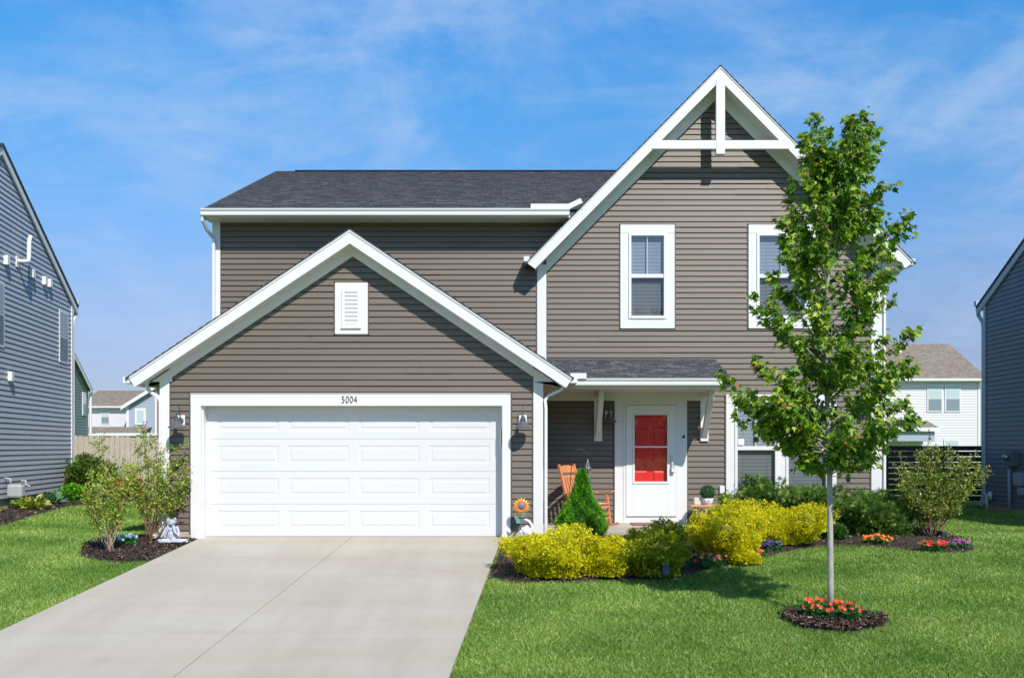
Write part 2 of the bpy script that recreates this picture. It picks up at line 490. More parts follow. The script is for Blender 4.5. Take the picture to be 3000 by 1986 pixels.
DDX = -0.0605   # the driveway drifts left as it comes towards the street
def drv_x(x0, y): return x0 + DDX * (14.5 - y)
def drv_z(y): return -SLOPE * (14.5 - y)
def driveway():
    m, nt, b = new_mat('driveway_concrete')
    tc = nt.nodes.new('ShaderNodeTexCoord')
    n1 = nt.nodes.new('ShaderNodeTexNoise'); n1.inputs['Scale'].default_value = 0.9; n1.inputs['Detail'].default_value = 8; n1.inputs['Roughness'].default_value = .62
    mp = nt.nodes.new('ShaderNodeMapping'); mp.inputs['Scale'].default_value = (.35, 1.5, 1)
    nt.links.new(tc.outputs['Object'], mp.inputs[0]); nt.links.new(mp.outputs[0], n1.inputs['Vector'])
    c1 = nt.nodes.new('ShaderNodeValToRGB')
    e = c1.color_ramp.elements; e[0].position = .3; e[1].position = .75
    e[0].color = (.400, .352, .285, 1); e[1].color = (.462, .432, .375, 1)
    nt.links.new(n1.outputs['Fac'], c1.inputs[0])
    n2 = nt.nodes.new('ShaderNodeTexNoise'); n2.inputs['Scale'].default_value = 120; n2.inputs['Detail'].default_value = 3
    nt.links.new(tc.outputs['Object'], n2.inputs['Vector'])
    c2 = nt.nodes.new('ShaderNodeValToRGB'); c2.color_ramp.elements[0].color = (.9, .9, .9, 1); c2.color_ramp.elements[1].color = (1.06, 1.06, 1.06, 1)
    nt.links.new(n2.outputs['Fac'], c2.inputs[0])
    mx = nt.nodes.new('ShaderNodeMix'); mx.data_type = 'RGBA'; mx.blend_type = 'MULTIPLY'; mx.inputs['Factor'].default_value = 1
    nt.links.new(c1.outputs[0], mx.inputs['A']); nt.links.new(c2.outputs[0], mx.inputs['B'])
    # a few small dark stains and rust flecks
    n3 = nt.nodes.new('ShaderNodeTexNoise'); n3.inputs['Scale'].default_value = 2.3; n3.inputs['Detail'].default_value = 9; n3.inputs['Roughness'].default_value = .75
    nt.links.new(tc.outputs['Object'], n3.inputs['Vector'])
    c3 = nt.nodes.new('ShaderNodeValToRGB'); c3.color_ramp.elements[0].position = .64; c3.color_ramp.elements[1].position = .76
    c3.color_ramp.elements[0].color = (0, 0, 0, 1); c3.color_ramp.elements[1].color = (.5, .5, .5, 1)
    nt.links.new(n3.outputs['Fac'], c3.inputs[0])
    m3 = nt.nodes.new('ShaderNodeMix'); m3.data_type = 'RGBA'
    nt.links.new(c3.outputs[0], m3.inputs['Factor']); nt.links.new(mx.outputs['Result'], m3.inputs['A'])
    m3.inputs['B'].default_value = (.40, .30, .17, 1)
    nt.links.new(m3.outputs['Result'], b.inputs['Base Color'])
    b.inputs['Roughness'].default_value = .85; b.inputs['Specular IOR Level'].default_value = .25
    bp = nt.nodes.new('ShaderNodeBump'); bp.inputs['Strength'].default_value = .15; bp.inputs['Distance'].default_value = .004
    nt.links.new(n2.outputs['Fac'], bp.inputs['Height']); nt.links.new(bp.outputs[0], b.inputs['Normal'])
    # large faint damp / tyre darkening along the wheel tracks
    n5 = nt.nodes.new('ShaderNodeTexNoise'); n5.inputs['Scale'].default_value = 1.1; n5.inputs['Detail'].default_value = 7; n5.inputs['Roughness'].default_value = .7
    mp5 = nt.nodes.new('ShaderNodeMapping'); mp5.inputs['Scale'].default_value = (1.6, .22, 1); nt.links.new(tc.outputs['Object'], mp5.inputs[0]); nt.links.new(mp5.outputs[0], n5.inputs['Vector'])
    c5 = nt.nodes.new('ShaderNodeValToRGB'); c5.color_ramp.elements[0].position = .38; c5.color_ramp.elements[1].position = .62
    c5.color_ramp.elements[0].color = (.95, .94, .93, 1); c5.color_ramp.elements[1].color = (1.05, 1.05, 1.04, 1); nt.links.new(n5.outputs['Fac'], c5.inputs[0])
    m6 = nt.nodes.new('ShaderNodeMix'); m6.data_type = 'RGBA'; m6.blend_type = 'MULTIPLY'; m6.inputs['Factor'].default_value = 1
    nt.links.new(m3.outputs['Result'], m6.inputs['A']); nt.links.new(c5.outputs[0], m6.inputs['B']); nt.links.new(m6.outputs['Result'], b.inputs['Base Color'])
    mb = MB()
    ys = [14.66, 9.36, 4.4, 0.2]
    xl, xm, xr = -5.08, -2.63, -0.17
    g = .0045
    for (a, c) in ((xl, xm - g), (xm + g, xr)):
        for i in range(len(ys) - 1):
            y1, y0 = ys[i] - (g if i else 0), ys[i + 1] + g
            P = [(drv_x(a, y0), y0), (drv_x(c, y0), y0), (drv_x(c, y1), y1), (drv_x(a, y1), y1)]
            top = [(p[0], p[1], drv_z(p[1])) for p in P]; bot = [(p[0], p[1], drv_z(p[1]) - .12) for p in P]
            mb.quad(*top)
            for k in range(4):
                mb.quad(bot[k], bot[(k + 1) % 4], top[(k + 1) % 4], top[k])
    o = mb.build('driveway', m, bevel=.004); tag(o, kind='structure')
    mb = MB()
    P = [(drv_x(xl + .02, .2), .2), (drv_x(xr - .02, .2), .2), (drv_x(xr - .02, 14.4), 14.4), (drv_x(xl + .02, 14.4), 14.4)]
    mb.quad(*[(p[0], p[1], drv_z(p[1]) - .018) for p in P])
    JO = mat('joint_grit', (.27, .255, .22), .95)
    o = mb.build('driveway_joint', JO); tag(o, kind='structure')
    return m
CONCM = driveway()

def in_driveway(x, y, pad=.0):
    return (y < 14.7) & (x > -5.08 + DDX * (14.5 - y) - pad) & (x < -.17 + DDX * (14.5 - y) + pad)

BED_F = [gp(*p)[:2] for p in ((1436, 1694), (1490, 1708), (1600, 1706), (1760, 1702), (1900, 1699), (2000, 1688), (2080, 1668), (2150, 1655), (2230, 1636), (2300, 1618), (2390, 1602), (2500, 1598), (2620, 1606), (2720, 1618), (2820, 1620), (2868, 1610), (2840, 1592), (2790, 1572), (2700, 1546), (2640, 1530))]
BED_F = [(drv_x(-.15, 11.6), 11.6)] + BED_F + [(7.6, 16.2), (6.95, 16.68), (-.0, 16.68), (-.14, 14.4)]
BED_L = [gp(*p)[:2] for p in ((232, 1628), (280, 1640), (350, 1648), (440, 1645))]
BED_L = [(drv_x(-5.11, 14.4), 14.4), (-5.05, 14.68), (-5.7, 15.4), (-6.35, 15.0), (-6.75, 14.2)] + BED_L
tbx, tby, tbz = gp(2431, 1822)
ring = []
for i in range(28):
    a = 2 * math.pi * i / 28
    rr = 1 + .07 * math.sin(3 * a + 1) + .05 * math.sin(7 * a)
    ring.append((tbx + .05 + .56 * rr * math.cos(a), tby + .02 + .40 * rr * math.sin(a)))
BED_T = ring
lh = []
def lw(t, off=0):   # point on the left neighbour's side wall, t metres from its far corner
    return (-11.42 + .1645 * t + off, 23.2 - t)
BED_N = [(lw(0)[0] + .05, 23.6), (lw(0)[0] + 2.2, 24.0), (lw(0)[0] + 1.9, 22.6), (lw(3)[0] + .95, 20.2), (lw(6)[0] + .9, 17.2), (lw(9)[0] + .9, 14.2), (lw(9)[0] + .0, 14.2)]

def inside(poly, x, y):
    x = np.asarray(x); y = np.asarray(y); c = np.zeros(x.shape, bool)
    n = len(poly); j = n - 1
    for i in range(n):
        xi, yi = poly[i]; xj, yj = poly[j]
        cond = ((yi > y) != (yj > y)) & (x < (xj - xi) * (y - yi) / (yj - yi + 1e-12) + xi)
        c ^= cond; j = i
    return c

MULCH = mat('dark_bark_mulch', (.060, .042, .030), .95, col2=(.018, .013, .010), vscale=30, bump=1, bscale=70)
CHIP = leaf_mat('bark_chip', [(0, (.016, .010, .008)), (.55, (.075, .045, .030)), (.88, (.16, .10, .07)), (1, (.36, .28, .22))], .85, 0)
def mulch(poly, n, name, dome=.04, big=1.0):
    bm = bmesh.new()
    vs = [bm.verts.new((p[0], p[1], 0)) for p in poly]
    bm.faces.new(vs)
    bmesh.ops.triangulate(bm, faces=bm.faces[:])
    for k in range(6):
        es = [e for e in bm.edges if e.calc_length() > .22]
        if not es: break
        bmesh.ops.subdivide_edges(bm, edges=es, cuts=1)
        bmesh.ops.triangulate(bm, faces=bm.faces[:])
    P = np.array(poly)
    for v in bm.verts:
        x, y = v.co.x, v.co.y
        d = min(np.hypot(*(np.array([x, y]) - (a + np.clip(np.dot(np.array([x, y]) - a, b - a) / (np.dot(b - a, b - a) + 1e-9), 0, 1) * (b - a)))) for a, b in zip(P, np.roll(P, -1, 0)))
        v.co.z = float(gz(x, y)) + .0 + dome * min(1, d / .25) + random.uniform(-.006, .008)
    me = bpy.data.meshes.new(name); bm.to_mesh(me); bm.free(); me.materials.append(MULCH)
    for p in me.polygons: p.use_smooth = True
    o = bpy.data.objects.new(name, me); sc.collection.objects.link(o); tag(o, kind='structure')
    lo = P.min(0); hi = P.max(0)
    q = rng.uniform(lo, hi, (n * 3, 2)); q = q[inside(poly, q[:, 0], q[:, 1])][:n]
    q = q + rng.normal(0, .022, q.shape); q = q[~in_driveway(q[:, 0], q[:, 1], -.01)]
    k = len(q)
    Pz = gz(q[:, 0], q[:, 1]) + dome * .9 + rng.uniform(0, .018, k)
    Rm = rand_rots(k, np.tile([0, 0, 1.], (k, 1)), jitter=.55)
    tv = [(-.5, -.16, 0), (.5, -.1, .05), (.42, .16, 0), (-.4, .2, .06)]
    o = scatter(name + '_chips', tv, [(0, 1, 2, 3)], np.column_stack([q, Pz]), Rm, rng.uniform(.018, .055, k) * big, rng.random(k) ** 1.3, CHIP)
    tag(o, kind='stuff')
mulch(BED_F, 16000, 'mulch_bed')
mulch(BED_L, 6000, 'mulch_bed')
mulch(BED_T, 3200, 'mulch_bed', dome=.06, big=1.2)
mulch(BED_N, 2500, 'mulch_bed', big=1.5)

# ------------------------------------------------------------ grass
GRASS = leaf_mat('grass_blades', [(0, (.11, .235, .022)), (.5, (.215, .395, .055)), (.85, (.36, .52, .13)), (1, (.62, .64, .30))], .5, .3, patch=(.8, (.60, .72, .56), (1.38, 1.20, 1.34)))
def grass():
    parts = []
    def zone(x0, x1, y0, y1, dens, h, wd):
        n = int((x1 - x0) * (y1 - y0) * dens)
        x = rng.uniform(x0, x1, n); y = rng.uniform(y0, y1, n)
        # keep what the picture can see with a margin for side steps
        k = (np.abs(x) < y * .60 + 5.0)
        ed = rng.normal(0, .012, n)
        k &= ~in_driveway(x, y, .0 - .02 + ed)
        for B in (BED_F, BED_L, BED_T, BED_N): k &= ~inside(B, x + ed * 2, y + ed * 2)
        k &= ~((x > -5.7) & (x < .5) & (y > 14.5))
        k &= ~((x > -5.6) & (x < 6.9) & (y > 16.6))
        k &= ~((x < -11.42 + .1645 * (23.2 - y)) & (y < 23.2) & (y > 13.5))
        k &= ~((x > 12.0) & (y > 13.2) & (y < 22.8))
        x = x[k]; y = y[k]; n = len(x)
        hh = h * rng.uniform(.6, 1.25, n); ww = wd * rng.uniform(.7, 1.3, n)
        lean = rng.normal(0, .42, (n, 2)) * hh[:, None]
        an = rng.uniform(0, 2 * np.pi, n)
        z = gz(x, y) - .012
        ax = np.cos(an) * ww; ay = np.sin(an) * ww
        A = np.stack([x - ax, y - ay, z], 1); B = np.stack([x + ax, y + ay, z], 1)
        C = np.stack([x + lean[:, 0] * .45 + ax * .6, y + lean[:, 1] * .45 + ay * .6, z + hh * .62], 1)
        T = np.stack([x + lean[:, 0], y + lean[:, 1], z + hh], 1)
        parts.append((np.stack([A, B, C, T], 1), rng.random(n)))
    zone(-6, 6.5, 6.9, 10.2, 9500, .042, .0025)
    zone(-11, -6, 6.5, 10.2, 3500, .042, .0042); zone(6.5, 11.5, 6.5, 10.2, 3500, .042, .0042)
    zone(-9, 10, 4.2, 6.9, 2600, .042, .0045)
    zone(-8.5, 8.5, 10.2, 14.0, 5200, .042, .0032)
    zone(-13, -8.5, 10.2, 14.0, 2200, .042, .005); zone(8.5, 13, 10.2, 14.0, 2200, .042, .005)
    zone(-14, 15, 14.0, 18.5, 1900, .045, .0052)
    zone(-15, 15.5, 18.5, 25.0, 800, .05, .008)
    V = np.concatenate([p[0] for p in parts]); t = np.concatenate([p[1] for p in parts])
    n = len(V)
    me = bpy.data.meshes.new('grass')
    me.vertices.add(n * 4); me.vertices.foreach_set('co', V.astype(np.float32).ravel())
    me.loops.add(n * 4); me.loops.foreach_set('vertex_index', np.arange(n * 4, dtype=np.int32))
    me.polygons.add(n)
    me.polygons.foreach_set('loop_start', np.arange(0, n * 4, 4, dtype=np.int32))
    me.polygons.foreach_set('loop_total', np.full(n, 4, np.int32))
    me.update(calc_edges=True)
    a = me.attributes.new('tint', 'FLOAT', 'FACE'); a.data.foreach_set('value', t.astype(np.float32))
    me.materials.append(GRASS)
    o = bpy.data.objects.new('grass', me); sc.collection.objects.link(o)
    tag(o, 'short mown green lawn grass beside the driveway', 'grass', kind='stuff')
    print('grass blades', n)
grass()

# ------------------------------------------------------------ siding and roofs
class Frame3:
    """local (u, out, z) -> world"""
    def __init__(s, o, U, Nn): s.o = Vector(o); s.U = Vector(U).normalized(); s.N = Vector(Nn).normalized()
    def __call__(s, u, n, z): return tuple(s.o + s.U * u + s.N * n + Vector((0, 0, z)))
def span(poly, z):
    xs = []
    n = len(poly)
    for i in range(n):
        (x0, z0), (x1, z1) = poly[i], poly[(i + 1) % n]
        if (z0 <= z <= z1) or (z1 <= z <= z0):
            if abs(z1 - z0) < 1e-9: xs += [x0, x1]
            else: xs.append(x0 + (x1 - x0) * (z - z0) / (z1 - z0))
    if not xs: return None
    return min(xs), max(xs)
def siding(mb, F, poly, z0, ex=.1016, holes=(), lip=.0195, seams=True):
    zmax = max(p[1] for p in poly)
    z = z0; i = 0
    while z < zmax - 1e-3:
        zt = min(z + ex, zmax - 1e-4)
        a = span(poly, z + 1e-5); b = span(poly, zt - 1e-5)
        if a and b:
            mid = (z + zt) / 2
            pieces = [[a[0], a[1], b[0], b[1]]]
            for (h0, h1, hz0, hz1) in holes:
                if hz0 < mid < hz1:
                    new = []
                    for (l0, r0, l1, r1) in pieces:
                        if max(l0, l1) < h0 < min(r0, r1): new.append([l0, h0, l1, h0])
                        if min(r0, r1) > h1 > max(l0, l1): new.append([h1, r0, h1, r1])
                        if h1 <= min(l0, l1) or h0 >= max(r0, r1): new.append([l0, r0, l1, r1])
                    pieces = new
            if seams:
                new = []
                for (l0, r0, l1, r1) in pieces:
                    if min(r0, r1) - max(l0, l1) > 2.0 and random.random() < .8:
                        c = random.uniform(max(l0, l1) + .4, min(r0, r1) - .4)
                        new.append([l0, c, l1, c, 0]); new.append([c, r0, c, r1, .0035])
                    else: new.append([l0, r0, l1, r1, 0])
                pieces = new
            for p in pieces:
                l0, r0, l1, r1 = p[:4]; e = p[4] if len(p) > 4 else 0
                sl = .0155 if zt < zmax - .01 else 0      # locking slot under the next butt edge
                k_ = 1 - sl / max(zt - z, 1e-6)
                lk = l0 + (l1 - l0) * k_; rk_ = r0 + (r1 - r0) * k_
                mb.quad(F(l0, lip + e, z), F(r0, lip + e, z), F(rk_, .004 + e, zt - sl), F(lk, .004 + e, zt - sl))
                mb.quad(F(l0, -.014, z), F(r0, -.014, z), F(r0, lip + e, z), F(l0, lip + e, z))
                if sl:
                    mb.quad(F(lk, .004 + e, zt - sl), F(rk_, .004 + e, zt - sl), F(rk_, -.014, zt - sl), F(lk, -.014, zt - sl))
                    mb.quad(F(lk, -.014, zt - sl), F(rk_, -.014, zt - sl), F(r1, -.014, zt), F(l1, -.014, zt))
        z += ex; i += 1
def roof_slope(mb, P0, U, W, lu, lw_, ex=.14, th=.016, clip=None):
    """courses of shingles. P0 eave corner, U along the eave, W up the slope. clip(w)->(u0,u1)"""
    P0 = Vector(P0); U = Vector(U).normalized(); W = Vector(W).normalized(); Nn = U.cross(W).normalized()
    if Nn.z < 0: Nn = -Nn
    w = 0.0
    cl = clip or (lambda w: (0, lu))
    while w < lw_ - 1e-4:
        w1 = min(w + ex, lw_)
        a0, a1 = cl(w); b0, b1 = cl(w1)
        q = [P0 + U * a0 + W * w + Nn * .012, P0 + U * a1 + W * w + Nn * .012, P0 + U * b1 + W * w1 + Nn * .002, P0 + U * b0 + W * w1 + Nn * .002]
        mb.quad(*q, uv=[(a0, w), (a1, w), (b1, w1), (b0, w1)])
        mb.quad(P0 + U * a0 + W * w - Nn * .0, P0 + U * a1 + W * w - Nn * .0, q[1], q[0], uv=[(a0, w), (a1, w), (a1, w + .01), (a0, w + .01)])
        w = w1
    a0, a1 = cl(0); b0, b1 = cl(lw_)
    c = [P0 + U * a0, P0 + U * a1, P0 + U * b1 + W * lw_, P0 + U * b0 + W * lw_]
    bt = [p - Nn * th for p in c]
    mb.quad(*reversed(bt))
    for k in range(4):
        tp = [c[k] + Nn * .003, c[(k + 1) % 4] + Nn * .003]
        mb.quad(bt[k], bt[(k + 1) % 4], tp[1], tp[0], uv=[(0, 0), (1, 0), (1, .03), (0, .03)])

# ------------------------------------------------------------ THE HOUSE
house = empty('house', (0, 16.7, 0), label='taupe two-storey house with white garage door and red front door', cat='house')
HP = house
def child(mb, name, m, **k):
    """mesh built in world metres -> child of the house empty"""
    o = mb.build(name, m, **k); o.parent = HP
    o.matrix_parent_inverse = Matrix.Translation((0, -16.7, 0))
    return o
def sub(mb, name, m, parent, **k):
    o = mb.build(name, m, **k); o.parent = parent
    return o

YG, YM = 14.5, 16.7
GC = -2.577
gt = lambda x: 4.935 - .667 * abs(x - GC)
MC = 3.80
mt = lambda x: 8.42 - 1.015 * abs(x - MC)

# garage front wall
mb = MB()
F = Frame3((0, YG, 0), (1, 0, 0), (0, -1, 0))
poly = [(-5.675, .14), (.483, .14), (.483, gt(.483) - .21), (GC, gt(GC) - .21), (-5.675, gt(-5.675) - .21)]
siding(mb, F, poly, .14, holes=[(-5.08, -.12, 0, 2.25), (-2.78, -2.42, 3.42, 4.05)])
child(mb, 'wall', SIDING)
# garage side walls
mb = MB()
siding(mb, Frame3((.49, YG, 0), (0, 1, 0), (1, 0, 0)), [(0, .14), (2.2, .14), (2.2, 2.5), (0, 2.5)], .14, seams=False)
child(mb, 'wall', SIDING)
mb = MB()
siding(mb, Frame3((-5.68, YG, 0), (0, 1, 0), (-1, 0, 0)), [(0, .14), (2.2, .14), (2.2, 2.5), (0, 2.5)], .14, seams=False)
child(mb, 'wall', SIDING)
# main front wall (left part + gable part)
mb = MB()
F = Frame3((0, YM, 0), (1, 0, 0), (0, -1, 0))
W_UL = (2.02, 3.03, 3.69, 5.62)
W_UR = (4.408, 5.655, 3.69, 5.62)
poly = [(-5.56, 2.3), (.47, 2.3), (.47, 4.80), (1.38, 5.68), (-5.56, 5.68)]
siding(mb, F, poly, 2.36)
child(mb, 'wall', SIDING)
mb = MB()
poly = [(.47, .10), (6.865, .10), (6.865, mt(6.865) - .25), (MC, mt(MC) - .25), (.47, mt(.47) - .25)]
siding(mb, F, poly, .10, holes=[(2.12, 2.93, 3.8, 5.55), (4.5, 5.56, 3.8, 5.55), (4.06, 5.98, .55, 2.38), (2.0, 3.18, .0, 2.34)])
child(mb, 'wall', SIDING)
# side walls, back wall, little wall beside the right valley
mb = MB()
zr = lambda y: 5.80 + .443 * (min(y, 43.0 - y) - 16.3) - .12
pl = [(0, .1), (9.6, .1), (9.6, zr(26.3)), (4.8, zr(21.5)), (0, zr(16.7))]
siding(mb, Frame3((6.87, 16.7, 0), (0, 1, 0), (1, 0, 0)), [(0, .1), (9.6, .1), (9.6, 5.6), (0.0, 4.9)], .1, seams=False)
child(mb, 'wall', SIDING)
mb = MB()
siding(mb, Frame3((6.87, 17.22, 0), (0, 1, 0), (1, 0, 0)), [(0, 4.9), (9.08, 4.9), (9.08, zr(26.3)), (4.28, zr(21.5)), (0, zr(17.22))], 4.9, seams=False)
child(mb, 'wall', SIDING)
mb = MB()
siding(mb, Frame3((-5.565, 16.7, 0), (0, 1, 0), (-1, 0, 0)), pl, .1, seams=False)
child(mb, 'wall', SIDING)
mb = MB()
siding(mb, Frame3((0, 26.3, 0), (1, 0, 0), (0, 1, 0)), [(-5.56, .1), (6.87, .1), (6.87, 5.6), (-5.56, 5.6)], .1, seams=False)
child(mb, 'wall', SIDING)
mb = MB()
siding(mb, Frame3((0, 17.22, 0), (1, 0, 0), (0, -1, 0)), [(5.7, 6.05), (6.86, 4.9), (6.86, zr(17.22)), (5.7, zr(17.22))], 4.9, seams=False)
child(mb, 'wall', SIDING)
# dark cores added to stop light leaks, so that nothing is see-through
child(MB().box(-5.5, .40, 14.85, 17.0, .0, 2.5), 'dark_core', DARK)
child(MB().box(-5.45, 6.80, 17.15, 26.2, .0, 5.2), 'dark_core', DARK)
# foundation
mb = MB()
for q_ in ((-5.66, -5.2, 14.505, 14.7, -.25, .14), (-.02, .47, 14.505, 14.7, -.25, .14), (-5.66, -5.45, 14.7, 16.7, -.25, .14), (.3, .475, 14.7, 16.6, -.25, .14), (.475, 6.85, 16.705, 26.2, -.4, .11)):
    child(MB().box(*q_), 'foundation', CONC)
mb.box(-5.54, -.5, 16.8, 26.25, -.4, .11)
0 and mb.box(-5.66, -5.2, 14.505, 14.7, -.25, .14)
child(mb, 'foundation', CONC)

# corner boards
def cboard(x0, x1, y0, y1, z0, z1):
    child(MB().box(x0, x1, y0, y1, z0, z1), 'corner_board', WHITE, bevel=.003)
cboard(-5.70, -5.545, YG - .035, YG + .14, .02, 2.60)
cboard(.345, .505, YG - .035, YG + .14, .06, 2.60)
cboard(-5.59, -5.44, YM - .03, YM + .12, 2.3, 5.68)
cboard(.47, .64, YM - .03, YM + .12, 2.5, mt(.56) - .25)
cboard(6.70, 6.895, YM - .03, YM + .12, .08, mt(6.8) - .25)
# slim taupe channels beside trims
mb = MB()
for (x0, x1, z0, z1, Y) in ((-5.545, -5.53, .14, 2.55, YG), (.33, .345, .14, 2.55, YG), (.64, .66, 2.6, 4.7, YM), (6.68, 6.70, .1, 5.1, YM), (.45, .47, 3.1, 4.9, YM), (-5.44, -5.43, 3, 5.66, YM),
                            (-5.225, -5.20, .10, 2.36, YG), (-.024, 0.0, .10, 2.36, YG), (-5.225, 0, 2.345, 2.365, YG),
                            (-2.885, -2.865, 3.29, 4.16, YG), (-2.335, -2.315, 3.29, 4.16, YG), (-2.885, -2.315, 4.14, 4.16, YG), (-2.885, -2.315, 3.29, 3.31, YG),
                            (2.0, 2.02, 3.67, 5.64, YM), (3.03, 3.05, 3.67, 5.64, YM), (2.0, 3.05, 5.62, 5.64, YM), (2.0, 3.05, 3.67, 3.69, YM),
                            (4.388, 4.408, 3.67, 5.64, YM), (5.655, 5.675, 3.67, 5.64, YM), (4.388, 5.675, 5.62, 5.64, YM), (4.388, 5.675, 3.67, 3.69, YM),
                            (3.262, 3.28, .1, 2.34, YM), (1.892, 1.91, .1, 2.34, YM), (3.965, 3.99, .4, 2.46, YM), (6.05, 6.07, .4, 2.46, YM)):
    child(MB().box(x0, x1, Y - .024, Y - .001, z0, z1), 'channel_trim', SIDE_J)

# garage door surround
mb = MB()
mb.box(-5.20, -5.034, YG - .035, YG + .02, 0.0, 2.15)
mb.box(-.158, -.024, YG - .035, YG + .02, 0.0, 2.15)
mb.box(-5.20, -.024, YG - .036, YG + .02, 2.15, 2.34)
mb.box(-5.21, -.014, YG - .045, YG + .0, 2.34, 2.352)
child(mb, 'garage_door_surround', WHITE, bevel=.003)
mb = MB()
mb.box(-5.034, -5.010, YG + .02, YG + .20, 0, 2.15); mb.box(-.182, -.158, YG + .02, YG + .20, 0, 2.15)
mb.box(-5.034, -.158, YG + .02, YG + .20, 2.15, 2.175)
child(mb, 'garage_door_jamb', WHITE)
def garage_door():
    x0, x1, z0, z1 = -5.010, -.182, .012, 2.15
    yf = YG + .185
    ns = 4; sh = (z1 - z0) / ns
    body = MB()
    body.box(x0, x1, yf + .006, yf + .05, z0, z1)
    root = child(body, 'garage_door', DOORW)
    pw = 1.0; gap = (x1 - x0 - .36 - 4 * pw) / 3
    for r in range(ns):
        a = z0 + r * sh + .006; b = a + sh - .010
        mb = MB()
        # section with a groove between sections, panels pressed into it
        pz0 = a + (.13 if r else .13); pz1 = b - .105
        cols = [(x0 + .18 + c * (pw + gap), x0 + .18 + c * (pw + gap) + pw) for c in range(4)]
        # face strips
        mb.quad((x0, yf, a), (x1, yf, a), (x1, yf, pz0), (x0, yf, pz0))
        mb.quad((x0, yf, pz1), (x1, yf, pz1), (x1, yf, b), (x0, yf, b))
        mb.quad((x0, yf, b), (x1, yf, b), (x1, yf + .006, b), (x0, yf + .006, b))
        mb.quad((x0, yf + .006, a), (x1, yf + .006, a), (x1, yf, a), (x0, yf, a))
        e = [x0] + [q for c in cols for q in c] + [x1]
        for i in range(0, len(e), 2):
            mb.quad((e[i], yf, pz0), (e[i + 1], yf, pz0), (e[i + 1], yf, pz1), (e[i], yf, pz1))
        for (c0, c1) in cols:
            def ringq(i0, d0, i1, d1):
                A = [(c0 + i0, yf + d0, pz0 + i0), (c1 - i0, yf + d0, pz0 + i0), (c1 - i0, yf + d0, pz1 - i0), (c0 + i0, yf + d0, pz1 - i0)]
                B = [(c0 + i1, yf + d1, pz0 + i1), (c1 - i1, yf + d1, pz0 + i1), (c1 - i1, yf + d1, pz1 - i1), (c0 + i1, yf + d1, pz1 - i1)]
                for k in range(4): mb.quad(A[k], A[(k + 1) % 4], B[(k + 1) % 4], B[k])
                return B
            ringq(0, 0, .016, .016); ringq(.016, .016, .032, .016); B = ringq(.032, .016, .062, .001)
            mb.quad(*B)
        o = sub(mb, 'door_section', DOORW, root)
    mb = MB().box(x0, x1, yf - .004, yf + .02, -.0, .016)
    sub(mb, 'bottom_seal', BLACKM, root)
garage_door()
# keypad rail on the right jamb
child(MB().box(-.192, -.165, YG + .02, YG + .05, 1.50, 1.78), 'keypad', TANRAIL, bevel=.002)

# house number 5004
def text_obj(s, size, loc, m, name, ext=.006, sx=1.0, bold=.0):
    cu = bpy.data.curves.new(name, 'FONT'); cu.body = s; cu.size = size; cu.extrude = ext; cu.align_x = 'CENTER'; cu.align_y = 'CENTER'; cu.offset = bold
    cu.space_character = 1.12
    o = bpy.data.objects.new(name, cu); sc.collection.objects.link(o)
    bpy.context.view_layer.update()
    dg = bpy.context.evaluated_depsgraph_get()
    me = bpy.data.meshes.new_from_object(o.evaluated_get(dg))
    bpy.data.objects.remove(o)
    me.materials.clear(); me.materials.append(m)
    o = bpy.data.objects.new(name, me); sc.collection.objects.link(o)
    M = Matrix.Translation(loc) @ Matrix.Rotation(R(90), 4, 'X') @ Matrix.Diagonal((sx, 1, 1, 1))
    me.transform(M)
    return o
NUMM = mat('dark_bronze_numerals', (.075, .035, .035), .5)
o = text_obj('5004', .160, (-2.63, YG - .042, 2.245), NUMM, 'house_number', sx=.74, bold=-.0015)
o.parent = HP; o.matrix_parent_inverse = Matrix.Translation((0, -16.7, 0))

# gable vent
mb = MB()
mb.box(-2.865, -2.335, YG - .03, YG, 3.31, 4.14)
v = child(mb, 'gable_vent', WHITE, bevel=.003)
mb = MB()
x0, x1, z0, z1 = -2.755, -2.45, 3.42, 4.03
for (a, b, c, d) in ((x0, x0 + .05, z0, z1), (x1 - .05, x1, z0, z1), (x0 + .05, x1 - .05, z0, z0 + .045), (x0 + .05, x1 - .05, z1 - .045, z1)):
    mb.box(a, b, YG - .05, YG - .03, c, d)
mb.box(x0 - .01, x1 + .01, YG - .058, YG - .03, z0 - .02, z0)
sub(mb, 'vent_frame', WHITE_V, v)
mb = MB()
for i in range(8):
    z = z0 + .05 + i * .065
    mb.quad((x0 + .05, YG - .050, z), (x1 - .05, YG - .050, z), (x1 - .05, YG - .034, z + .058), (x0 + .05, YG - .034, z + .058))
    mb.quad((x0 + .05, YG - .034, z), (x1 - .05, YG - .034, z), (x1 - .05, YG - .050, z), (x0 + .05, YG - .050, z))
sub(mb, 'louvre', WHITE_V, v)

# garage gable trims
Yf = 14.2
def rake(fn, C, half_l, half_r, yf, vert, th=.028, cut=.1):
    """two raking fascia boards with perpendicular cut ends"""
    zt = fn
    for sgn, hw in ((-1, half_l), (1, half_r)):
        xe = C + sgn * hw
        p = [(C, zt(C)), (xe, zt(xe)), (xe - sgn * cut, zt(xe - sgn * cut) - vert), (C, zt(C) - vert)]
        if sgn > 0: p = p[::-1]
        child(MB().prism(p, 'y', yf, yf + th), 'rake_board', WHITE, bevel=.003)
rake(gt, GC, 3.52, 3.54, Yf, .224, cut=.105)
rake(mt, MC, 3.53, 3.52, 16.3, .262, cut=.15)
